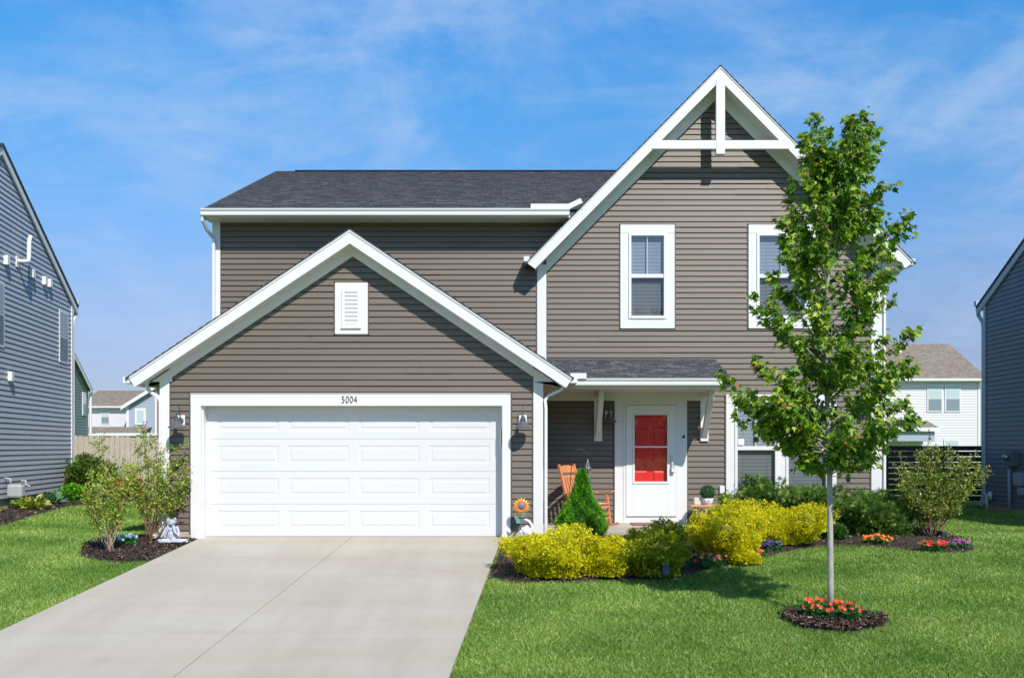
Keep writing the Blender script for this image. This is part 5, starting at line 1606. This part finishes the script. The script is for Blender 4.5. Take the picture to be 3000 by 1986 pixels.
# ------------------------------------------------------------ neighbours
def place_tree(name, root, M): root.matrix_world = M
def neighbour(side):
    if side == 'L':
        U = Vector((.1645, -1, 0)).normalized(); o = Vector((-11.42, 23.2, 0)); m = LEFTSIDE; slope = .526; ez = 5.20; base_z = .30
        Nn = Vector((1, .1645, 0)).normalized(); depth = 9.3
        lab = 'slate blue neighbour house at the left edge of the picture'
    else:
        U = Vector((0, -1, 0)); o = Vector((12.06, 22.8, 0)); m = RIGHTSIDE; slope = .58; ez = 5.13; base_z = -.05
        Nn = Vector((-1, 0, 0)); depth = 9.4
        lab = 'dark blue neighbour house at the right edge of the picture'
    h = empty('house', o, label=lab, cat='house')
    F = Frame3((0, 0, 0), U, Nn)
    hf = depth / 2
    rid = ez + slope * hf
    poly = [(0, base_z + .1), (depth, base_z + .1), (depth, ez), (hf, rid), (0, ez)]
    holes = []
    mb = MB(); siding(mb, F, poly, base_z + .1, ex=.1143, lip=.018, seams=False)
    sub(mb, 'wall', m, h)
    sgn = -Nn
    W = 11.0
    # back (far) wall and front wall
    for (u, nn) in ((0, -U), (depth, U)):
        mb = MB(); siding(mb, Frame3(tuple(U * u), tuple(-Nn), tuple(nn)), [(0, base_z), (W, base_z), (W, ez), (0, ez)], base_z, ex=.1143, lip=.018, seams=False)
        sub(mb, 'wall', m, h)
    # foundation
    mb = MB()
    q = [F(.03, -.03, -.4), F(depth - .03, -.03, -.4), F(depth - .03, -.03, base_z + .1), F(.03, -.03, base_z + .1)]
    mb.quad(*q); mb.quad(F(depth - .03, -.03, -.6), F(depth - .03, -W, -.6), F(depth - .03, -W, base_z + .1), F(depth - .03, -.03, base_z + .1)); sub(mb, 'foundation', CONC, h)
    # corner boards
    def bar(u0, u1, n0, n1, z0, z1, name, mm, bev=.003):
        mb = MB(); P = [F(u0, n0, z0), F(u1, n0, z0), F(u1, n1, z0), F(u0, n1, z0), F(u0, n0, z1), F(u1, n0, z1), F(u1, n1, z1), F(u0, n1, z1)]
        mb.v = P; mb.f = [(3, 2, 1, 0), (4, 5, 6, 7), (0, 1, 5, 4), (1, 2, 6, 5), (2, 3, 7, 6), (3, 0, 4, 7)]
        return sub(mb, name, mm, h, bevel=bev)
    trim = WHITE if side == 'L' else mat('grey_white_trim', (.50, .55, .66), .5)
    bar(-.03, .10 if side == 'L' else .05, -.10, .035, base_z + .08, ez + .1, 'corner_board', trim)
    bar(depth - .12, depth + .03, -.10, .035, base_z + .08, ez, 'corner_board', trim)
    # rake boards and roof
    def rk(u): return ez + .14 + slope * (hf - abs(u - hf))
    for (ua, ub) in ((-.32, hf), (hf, depth + .32)):
        mb = MB()
        for n0, n1, a, b, in ((.02, .06, 0, .22),):
            P = []
            for nn in (n1, n0):
                P += [F(ua, nn, rk(ua) - b), F(ub, nn, rk(ub) - b), F(ub, nn, rk(ub) - a), F(ua, nn, rk(ua) - a)]
            k = len(mb.v); mb.v += P
            mb.f += [tuple(k + i for i in f) for f in ((0, 1, 2, 3), (7, 6, 5, 4), (0, 4, 5, 1), (1, 5, 6, 2), (2, 6, 7, 3), (3, 7, 4, 0))]
        sub(mb, 'rake_board', trim, h)
    L2 = math.hypot(hf + .32, (hf + .32) * slope)
    mb = MB()
    for s, ue in ((1, -.32), (-1, depth + .32)):
        P0 = Vector(F(ue, .08, rk(ue) + .012)); Wd = U * s + Vector((0, 0, slope))
        roof_slope(mb, P0, -Nn, Wd, W + .1, L2, th=.05)
    sub(mb, 'roof', SHINGLE, h)
    # eave box and gutter at the far corner
    mb = MB(); 
    Q = [(-.30, ez - .02), (0.05, ez - .02), (0.05, rk(.05) - .1), (-.30, rk(-.30) - .1)]
    P = [F(u, .05, z) for u, z in Q] + [F(u, -W, z) for u, z in Q]
    mb.v = P; mb.f = [(0, 1, 2, 3), (7, 6, 5, 4), (0, 4, 5, 1), (1, 5, 6, 2), (2, 6, 7, 3), (3, 7, 4, 0)]
    sub(mb, 'eave_box', trim, h)
    bar(-.42, -.30, -W, .07, ez + .0, ez + .12, 'gutter', trim)
    # downspout
    def Fp(u, n, z): return F(u, n, z)
    mb = MB().tube([Fp(-.36, .0, ez + .02), Fp(-.36, .0, ez - .12), Fp(-.30, .0, ez - .28), Fp(-.12, .0, ez - .46), Fp(-.08, .0, ez - .62), Fp(-.08, .0, base_z + .25), Fp(-.10, .06, base_z + .02)], .05, 4)
    sub(mb, 'downspout', trim, h, bevel=.006)
    # dark core added inside so that nothing is see-through
    mb = MB(); P = [F(.2, -.3, 0), F(depth - .2, -.3, 0), F(depth - .2, -W + .2, 0), F(.2, -W + .2, 0)]
    mb.v = P + [(p[0], p[1], ez) for p in P]; mb.f = [(3, 2, 1, 0), (4, 5, 6, 7), (0, 1, 5, 4), (1, 2, 6, 5), (2, 3, 7, 6), (3, 0, 4, 7)]
    sub(mb, 'dark_core', DARK, h)
    return h, F, bar
hL, FL, barL = neighbour('L')
def uL(p_, y_):   # photo pixel -> (u along the wall, z)
    u = (p_ - 1500) / FPX
    t_ = (u * 23.2 + 11.42) / (.1645 + u); Y = 23.2 - t_
    return t_ * math.hypot(1, .1645), EYE - (y_ - 1308) / FPX * Y
def n_window(F, bar, u0, u1, z0, z1, split=.5):
    m_ = z0 + (z1 - z0) * split
    fr = bar(u0, u1, .01, .03, z0, z1, 'window', WHITE_V)
    f = .055
    for (a, b) in ((m_ + .02, z1 - f), (z0 + f, m_ - .02)):
        p = [F(u0 + f, .034, a), F(u1 - f, .034, a), F(u1 - f, .034, b), F(u0 + f, .034, b)]
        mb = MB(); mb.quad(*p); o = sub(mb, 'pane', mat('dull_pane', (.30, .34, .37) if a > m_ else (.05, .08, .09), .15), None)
        o.parent = fr
z0 = uL(184, 1064)[1]; z1 = uL(184, 911)[1]
n_window(FL, barL, uL(197, 0)[0], uL(171, 0)[0], z0, z1)
n_window(FL, barL, uL(9, 0)[0], uL(9, 0)[0] + .8, uL(5, 1018)[1], uL(5, 826)[1])
for (px_, py_) in ((12, 763), (88, 802), (124, 823), (139, 830), (24, 1103)):
    u, z = uL(px_, py_)
    barL(u - .07, u + .07, .01, .10, z - .10, z + .10, 'vent_hood', WHITE_V, .01)
u, z = uL(48, 765); u2, z2 = uL(76, 705)
barL(u - .09, u + .09, .01, .04, z - .14, z + .1, 'vent_plate', WHITE_V, .01)
mb = MB().tube([FL(u, .02, z), FL(u, .14, z), FL(u - .12, .2, z + .02), FL(u - .16, .2, z + .12), FL(u - .18, .2, z2 - .08), FL(u - .24, .2, z2 + .02), FL(u - .30, .22, z2 + .0)], .045, 10)
sub(mb, 'vent_pipe', WHITE_V, hL, smooth=True)

hR, FR, barR = neighbour('R')
def uR(p_, y_):
    Y = 12.06 * FPX / (p_ - 1500); return 22.8 - Y, EYE - (y_ - 1308) / FPX * Y
# meter boxes, conduit, PVC pipe on the right neighbour
u, z = uR(2975, 1345)
t = barR(u - .13, u + .2, .02, .20, z - .16, z + .2, 'meter_box', mat('meter_grey', (.13, .15, .17), .5), .01)
mb = MB().ell(FR(u - .0, .23, z + .05), (.08, .08, .08)); o = sub(mb, 'meter_dome', CHROME, None, smooth=True); o.parent = t
u, _ = uR(2966, 0)
sub(MB().tube([FR(u, .07, z - .16), FR(u, .07, -.05)], .04, 10), 'conduit', mat('grey_pvc', (.40, .45, .52), .5), hR, smooth=True)
u, z = uR(2992, 1402); barR(u - .12, u + .15, .02, .14, z - .16, z + .14, 'utility_box', mat('utility_grey', (.36, .40, .46), .5), .01)
u, z = uR(2996, 1437); barR(u - .06, u + .12, .02, .10, z - .1, z + .08, 'utility_box', mat('utility_grey2', (.36, .40, .46), .5), .01)
u, z = uR(2903, 1450)
mb = MB().tube([FR(u, .10, -.1), FR(u, .10, z)], .035, 10); mb.tube([FR(u - .14, .10, z), FR(u + .16, .10, z)], .035, 10); mb.tube([FR(u + .16, .10, z - .10), FR(u + .16, .10, z + .10)], .045, 10)
sub(mb, 'vent_pipe', WHITE_V, hR, smooth=True)
# gas meter on the left
u, z = uL(10, 1425)
gm = empty('gas_meter', (hL.location.x + FL(u, .25, 0)[0], hL.location.y + FL(u, .25, 0)[1], z), label='grey gas meter against the slate blue neighbour wall', cat='gas meter')
GM = mat('gas_meter_grey', (.38, .41, .42), .5)
sub(MB().box(-.16, .16, -.1, .1, -.24, .05), 'meter_case', GM, gm, bevel=.05)
sub(MB().tube([(-.12, 0, .05), (-.12, 0, .16), (-.25, 0, .18), (-.30, 0, .0)], .025, 8), 'pipe', GM, gm, smooth=True)
sub(MB().tube([(.12, 0, .05), (.12, 0, .13), (.2, 0, .12), (.2, 0, .04), (.30, 0, .0)], .02, 8), 'pipe', GM, gm, smooth=True)
sub(MB().tube([(0, 0, -.24), (0, 0, -.55)], .02, 8), 'stand', BLACKM, gm)

# fences
def board_fence():
    WF = mat('weathered_pine', (.60, .54, .46), .85, col2=(.40, .34, .27), vscale=7, stretch=(6, 6, .6), bump=.3)
    Yf_ = 25.2
    t = empty('wooden_fence', (-11.0, Yf_, 0), label='weathered wooden board fence between the left houses', cat='fence')
    x = -13.4; i = 0
    mb = MB()
    while x < -5.6:
        top = 1.80 - .022 * (x + 12.6) + random.uniform(-.02, .02)
        w_ = .137
        off = random.uniform(0, .006)
        mb.prism([(x + 11, -.02), (x + w_ + 11, -.02), (x + w_ + 11, top - .03), (x + w_ + 11 - .03, top), (x + .03 + 11, top), (x + 11, top - .03)], 'y', off, off + .018)
        x += .147; i += 1
    sub(mb, 'boards', WF, t)
    for zz in (.35, 1.0, 1.5): sub(MB().box(-2.4, 5.4, .03, .07, zz, zz + .09), 'rail', WF, t)
    for k in range(4): sub(MB().box(-2.3 + k * 2.4, -2.2 + k * 2.4, .03, .13, -.1, 1.7), 'post', WF, t)
board_fence()
def slat_fence():
    DF = mat('dark_stained_wood', (.060, .045, .042), .6, var=.3, vscale=5)
    Yf_ = 24.0
    x0 = 6.92; x1 = 13.2
    t = empty('slat_fence', (x0, Yf_, -.08), label='dark horizontal slat fence between house and right neighbour', cat='fence')
    mb = MB()
    z = .12; k = 0
    while z < 1.50:
        mb.box(0, x1 - x0, 0, .02, z, z + .130); z += .149
    sub(mb, 'slats', DF, t)
    for a in (0.05, 1.55, 3.05, 4.55, 6.0): sub(MB().box(a, a + .13, -.02, .10, -.1, 1.56), 'post', DF, t)
    sub(MB().box(-.02, x1 - x0, -.03, .12, 1.50, 1.58), 'top_cap', DF, t)
slat_fence()

# far houses
def simple_house(label, cx, Y, X0, X1, depth, ez, rz_, wallm, roofm, hip=True, wins=(), base=-.2, ex=.16, rot=0, doors=()):
    h = empty('house', (X0, Y, 0), rot, label=label, cat='house')
    W = X1 - X0
    F = Frame3((0, 0, 0), (1, 0, 0), (0, -1, 0))
    mb = MB(); siding(mb, F, [(0, base), (W, base), (W, ez), (0, ez)], base, ex=ex, lip=.02, seams=False)
    mb.quad((W, 0, base), (W, depth, base), (W, depth, ez), (W, 0, ez)); mb.quad((0, 0, base), (0, 0, ez), (0, depth, ez), (0, depth, base)); mb.quad((0, depth, base), (0, depth, ez), (W, depth, ez), (W, depth, base))
    if not hip:
        mb.poly([(W, 0, ez), (W, depth, ez), (W, depth / 2, rz_ - .1)]); mb.poly([(0, depth, ez), (0, 0, ez), (0, depth / 2, rz_ - .1)])
    sub(mb, 'wall', wallm, h)
    o_ = .35; rh = depth / 2 + o_; hp = rh if hip else 0
    mb = MB()
    Lw = math.hypot(rh, rz_ - ez)
    s = rh / Lw
    roof_slope(mb, (-o_, -o_, ez), (1, 0, 0), (0, rh, rz_ - ez), W + 2 * o_, Lw, ex=.3, clip=(lambda w: (w * s * (hp / rh), W + 2 * o_ - w * s * (hp / rh))) if hip else None)
    roof_slope(mb, (-o_, depth + o_, ez), (1, 0, 0), (0, -rh, rz_ - ez), W + 2 * o_, Lw, ex=.3, clip=(lambda w: (w * s * (hp / rh), W + 2 * o_ - w * s * (hp / rh))) if hip else None)
    if hip:
        for (xx, d_) in ((-o_, 1), (W + o_, -1)):
            a = (xx, -o_, ez); b = (xx, depth + o_, ez); c = (xx + d_ * rh, depth / 2, rz_)
            k = len(mb.v); mb.v += [a, b, c]; mb.f.append((k, k + 1, k + 2)); mb.uv[len(mb.f) - 1] = [(0, 0), (depth, 0), (depth / 2, 5)]
    sub(mb, 'roof', roofm, h)
    sub(MB().box(-o_, W + o_, -o_ - .12, -o_, ez - .14, ez), 'gutter', WHITE_V, h)
    sub(MB().box(-o_, W + o_, -o_, 0, ez - .18, ez - .14), 'soffit', WHITE_V, h)
    sub(MB().box(-.02, .12, -.05, .02, base, ez - .1), 'corner_board', WHITE_V, h); sub(MB().box(W - .12, W + .02, -.05, .02, base, ez - .1), 'corner_board', WHITE_V, h)
    for (a, b, c, d) in wins:
        fr = sub(MB().box(a - .08, b + .08, -.06, -.02, c - .08, d + .08), 'window', WHITE_V, h)
        m_ = (c + d) / 2
        sub(MB().box(a, b, -.068, -.062, m_ + .03, d), 'pane', UPANE, fr); sub(MB().box(a, b, -.068, -.062, c, m_ - .03), 'pane', LPANE, fr)
    return h
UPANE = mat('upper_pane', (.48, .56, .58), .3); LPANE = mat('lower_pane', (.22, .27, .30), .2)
def fx(p_, Y): return (p_ - 1500) / FPX * Y
def fz(y_, Y): return EYE - (y_ - 1308) / FPX * Y
# right far house, white with tan hip roof
Y = 54.0; X0 = fx(2480, Y); X1 = fx(2870, Y)
W_ = []
for (a, b, c, d) in ((2719, 2757, 1131, 1203), (2771, 2810, 1131, 1203), (2605, 2642, 1290, 1345), (2656, 2696, 1290, 1345), (2768, 2806, 1290, 1345)):
    W_.append((fx(a, Y) - X0, fx(b, Y) - X0, fz(d, Y), fz(c, Y)))
h = simple_house('white-sided house with tan hip roof beyond the dark slat fence', 0, Y, X0, X1, 9.0, fz(1110, Y), fz(1008, Y + 4.5) , PALESIDE, TANROOF, False, W_, base=-.1)
# its lower porch roof and vent pipe
mb = MB(); xr = fx(2716, Y) - X0
ya_, yb_ = -1.5, 0
zt_, zb_ = fz(1233, Y), fz(1252, Y - 1.5)
roof_slope(mb, (0, -1.5, zb_), (1, 0, 0), (0, 1.5, zt_ - zb_), xr, math.hypot(1.5, zt_ - zb_), ex=.25)
sub(mb, 'porch_roof', TANROOF, h)
sub(MB().box(0, xr + .03, -1.6, -1.5, zb_ - .22, zb_), 'porch_gutter', WHITE_V, h); sub(MB().box(0, xr - .2, -1.4, -.06, zb_ - .8, zb_ - .22), 'porch_beam', GREYSIDE, h)
xp = fx(2692, Y) - X0
sub(MB().tube([(xp, 2.6, fz(1034, Y + 2.6)), (xp, 2.6, fz(1005, Y + 2.6))], .09, 8), 'vent_pipe', WHITE_V, h)
# left far house: white wing + grey gable wing
Y = 80.0; X0 = fx(240, Y); X1 = fx(373, Y)
h = simple_house('white house with tan roof behind the wooden fence', 0, Y, X0, X1, 8.0, fz(1190, Y), fz(1144, Y + 4), PALESIDE, TANROOF, False, [(fx(298, Y) - X0, fx(320, Y) - X0, fz(1240, Y), fz(1201, Y))], base=-.5)
sub(MB().box(-1, 7.6, -2.2, -2.0, fz(1276, Y - 2), fz(1270, Y - 2)), 'porch_gutter', WHITE_V, h)
mb = MB(); zb_ = fz(1270, Y - 2); zt_ = fz(1250, Y)
roof_slope(mb, (-1, -2.0, zb_), (1, 0, 0), (0, 2.0, zt_ - zb_), 9.6, math.hypot(2, zt_ - zb_), ex=.25); sub(mb, 'porch_roof', TANROOF, h)
sub(MB().box(-1, 7.4, -1.6, -1.5, -.5, zb_ - .2), 'porch_wall', PALESIDE, h)
# grey gable house
Y = 78.0; X0 = fx(373, Y); X1 = fx(560, Y); Wd = X1 - X0
h = empty('house', (X0, Y, 0), label='blue-grey gabled house seen just left of the garage corner', cat='house')
ap = Wd / 2; ze = fz(1183, Y); zp = ze + ap * .62
mb = MB(); siding(mb, Frame3((0, 0, 0), (1, 0, 0), (0, -1, 0)), [(0, -.5), (Wd, -.5), (Wd, ze), (ap, zp), (0, ze)], -.5, ex=.16, lip=.02, seams=False); mb.quad((0, 0, -.5), (0, 0, ze), (0, 9, ze), (0, 9, -.5))
sub(mb, 'wall', GREYSIDE, h)
for s in (0, 1):
    mb = MB(); P0 = (-.4, -.4, ze - .2) if s == 0 else (Wd + .4, -.4, ze - .2)
    Wv = (ap + .4, 0, zp - ze + .24) if s == 0 else (-(ap + .4), 0, zp - ze + .24)
    roof_slope(mb, P0, (0, 1, 0), Wv, 9.5, math.hypot(ap + .4, zp - ze + .24), ex=.3, th=.1); sub(mb, 'roof', TANROOF, h)
    q = [(-.4, ze - .22), (ap, zp + .02), (ap, zp - .32), (-.4, ze - .55)]
    if s: q = [(Wd - a, b) for a, b in q][::-1]
    sub(MB().prism(q, 'y', -.45, -.35), 'rake_board', WHITE_V, h)
a, b, c, d = fx(402, Y) - X0, fx(422, Y) - X0, fz(1238, Y), fz(1202, Y)
fr = sub(MB().box(a - .18, b + .18, -.08, -.02, c - .18, d + .18), 'window', WHITE_V, h); sub(MB().box(a, b, -.09, -.082, c, d), 'pane', UPANE, fr)
sub(MB().box(-.05, .15, -.08, 0, -.5, ze), 'corner_board', WHITE_V, h)
xb = fx(455, Y) - X0; sub(MB().box(xb, xb + .17, -.08, 0, -.5, zp), 'corner_board', WHITE_V, h); sub(MB().box(xb + .17, xb + .5, -.06, 0, -.5, zp - 1), 'brick_strip', BRICK, h)
zb_ = fz(1268, Y - 2.5); zt_ = fz(1250, Y)
mb = MB(); roof_slope(mb, (-1.5, -2.5, zb_), (1, 0, 0), (0, 2.5, zt_ - zb_), fx(446, Y) - X0 + 1.5, math.hypot(2.5, zt_ - zb_), ex=.25); sub(mb, 'porch_roof', TANROOF, h)
xq = fx(446, Y - 2.5) - X0; sub(MB().box(-1.5, xq, -2.6, -2.5, zb_ - .25, zb_), 'porch_gutter', WHITE_V, h); sub(MB().box(xq - .4, xq - .15, -2.5, -2.3, -.5, zb_ - .2), 'porch_post', WHITE_V, h)
# sage green house, side wall
U = Vector((.1645, -1, 0)).normalized(); Nn = Vector((1, .1645, 0)).normalized()
h = empty('house', (fx(258, 52.), 52., 0), label='sage green house between the slate blue house and the wooden fence', cat='house')
Fg = Frame3((0, 0, 0), U, Nn); ez = fz(1142, 52); dpt = 9.5
mb = MB(); siding(mb, Fg, [(0, -.3), (dpt, -.3), (dpt, ez), (dpt / 2, ez + .55 * dpt / 2), (0, ez)], -.3, ex=.16, lip=.02, seams=False); sub(mb, 'wall', GREENSIDE, h)
mb = MB(); siding(mb, Frame3((0, 0, 0), tuple(-Nn), tuple(-U)), [(0, -.3), (8, -.3), (8, ez), (0, ez)], -.3, ex=.16, seams=False); sub(mb, 'wall', GREENSIDE, h)
mb = MB()
for s, ue in ((1, -.3), (-1, dpt + .3)):
    roof_slope(mb, Fg(ue, .2, ez + .0), tuple(-Nn), tuple(U * s + Vector((0, 0, .55))), 8.4, math.hypot(dpt / 2 + .3, (dpt / 2 + .3) * .55), ex=.3, th=.08)
sub(mb, 'roof', TANROOF, h)
for (ua, ub) in ((-.3, dpt / 2), (dpt + .3, dpt / 2)):
    zz = lambda u: ez + .55 * (dpt / 2 - abs(u - dpt / 2)) - .0
    mb = MB(); mb.quad(Fg(ua, .22, zz(ua) - .2), Fg(ub, .22, zz(ub) - .2), Fg(ub, .22, zz(ub)), Fg(ua, .22, zz(ua))); sub(mb, 'rake_board', WHITE_V, h, solid=.03)
mb = MB().tube([Fg(-.1, .1, ez), Fg(-.1, .1, -.3)], .08, 6); sub(mb, 'downspout', WHITE_V, h)
u = (fx(1, 1), 0)
def uG(p_): 
    uu = (p_ - 1500) / FPX; t_ = (uu * 52 - fx(258, 52.)) / (.1645 + uu); return t_ * math.hypot(1, .1645), 52 - t_
a, Ya = uG(250); b, Yb = uG(240)
mb = MB(); mb.quad(Fg(a, .03, fz(1217, Ya)), Fg(b, .03, fz(1217, Ya)), Fg(b, .03, fz(1150, Ya)), Fg(a, .03, fz(1150, Ya))); fr = sub(mb, 'window', WHITE_V, h, solid=.05)
e_ = .1; zc_ = (fz(1217, Ya) + fz(1150, Ya)) / 2
mb = MB(); mb.quad(Fg(a + e_, .08, fz(1214, Ya)), Fg(b - e_, .08, fz(1214, Ya)), Fg(b - e_, .08, zc_), Fg(a + e_, .08, zc_)); sub(mb, 'pane', LPANE, fr)

# ------------------------------------------------------------ plants of the neighbours
HOSTA = leaf_mat('hosta_leaves', [(0, (.10, .20, .02)), (.5, (.35, .42, .05)), (1, (.62, .62, .16))], .45, .3)
def gpl(t_, off):
    x, y = lw(t_, off); return (x, y, float(gz(x, y)) + .03)
def hosta(label, c, r, n=150, m=HOSTA):
    t = empty('hosta_plant', c, label=label, cat='plant')
    a = rng.uniform(0, 2 * np.pi, n); e = rng.uniform(.25, 1.1, n)
    d = np.stack([np.cos(a) * np.cos(e), np.sin(a) * np.cos(e), np.sin(e)], 1)
    P = d * rng.uniform(.1, .8, (n, 1)) * r * np.array([1, 1, .75])
    tv = [(0, 0, 0), (.22, .3, .05), (.2, .65, .05), (0, 1, -.12), (-.2, .65, .05), (-.22, .3, .05)]
    scatter('leaves', tv, [(0, 1, 2, 3), (0, 3, 4, 5)], P, rots_dir(n, d * np.array([1, 1, .5]), .25), rng.uniform(.12, .22, n), rng.random(n), m, t)
hosta('large yellow-edged hosta below the slate blue house corner', gpl(.55, .65), .42, 260)
hosta('yellow-green hosta at the left picture edge near the gas meter', gpl(4.3, .55), .35, 150)
hosta('low blue-green hosta between the gas meter and the large hosta', gpl(3.0, .5), .35, 160, leaf_mat('blue_hosta', [(0, (.05, .16, .07)), (1, (.18, .34, .16))], .5, .3))
DG = leaf_mat('dark_shrub_leaves', [(0, (.03, .08, .012)), (.6, (.11, .22, .025)), (.9, (.20, .28, .05)), (1, (.42, .28, .10))], .45, .3)
def free_bush(name, label, x, y, rx, ry, h, n, leaf, m, tpl=TPL_B, **k):
    k.setdefault('per', 14); k.setdefault('tuft', .13); k.setdefault('core', .55)
    bush(name, label, 'shrub', (x, y, float(gz(x, y))), (rx, ry, h), n, leaf, m, tpl, **k)
free_bush('leafy_shrub', 'dark leafy shrub at the slate blue house corner, before the fence', fx(222, 22.6), 22.9, 0.42, .42, 0.95, 6500, .07, DG, amp=.3, up=.6, shell=(.7, 1.2))
free_bush('leafy_shrub', 'dark rounded shrub by the wooden fence, behind the lawn-side leggy shrub', fx(275, 23.5), 23.6, .55, .5, 1.1, 6000, .07, DG, amp=.25, up=.6, shell=(.7, 1.15))
free_bush('red_shrub', 'small red-leaved shrub on the ground before the wooden fence', fx(370, 23.5), 23.6, .45, .4, .55, 900, .09, leaf_mat('red_leaves', [(0, (.20, .02, .02)), (1, (.5, .06, .05))], .5, .3), amp=.3)
free_bush('leafy_shrub', 'bright green shrub rising above the wooden fence', fx(400, 27.5), 27.6, .75, .6, 1.50, 4500, .06, SPR, amp=.3, up=.8, shell=(.65, 1.2))
free_bush('leafy_shrub', 'small green plant beside the large yellow-edged hosta', lw(1.9)[0] + .6, lw(1.9)[1], .3, .3, .45, 700, .07, SPR, amp=.3)
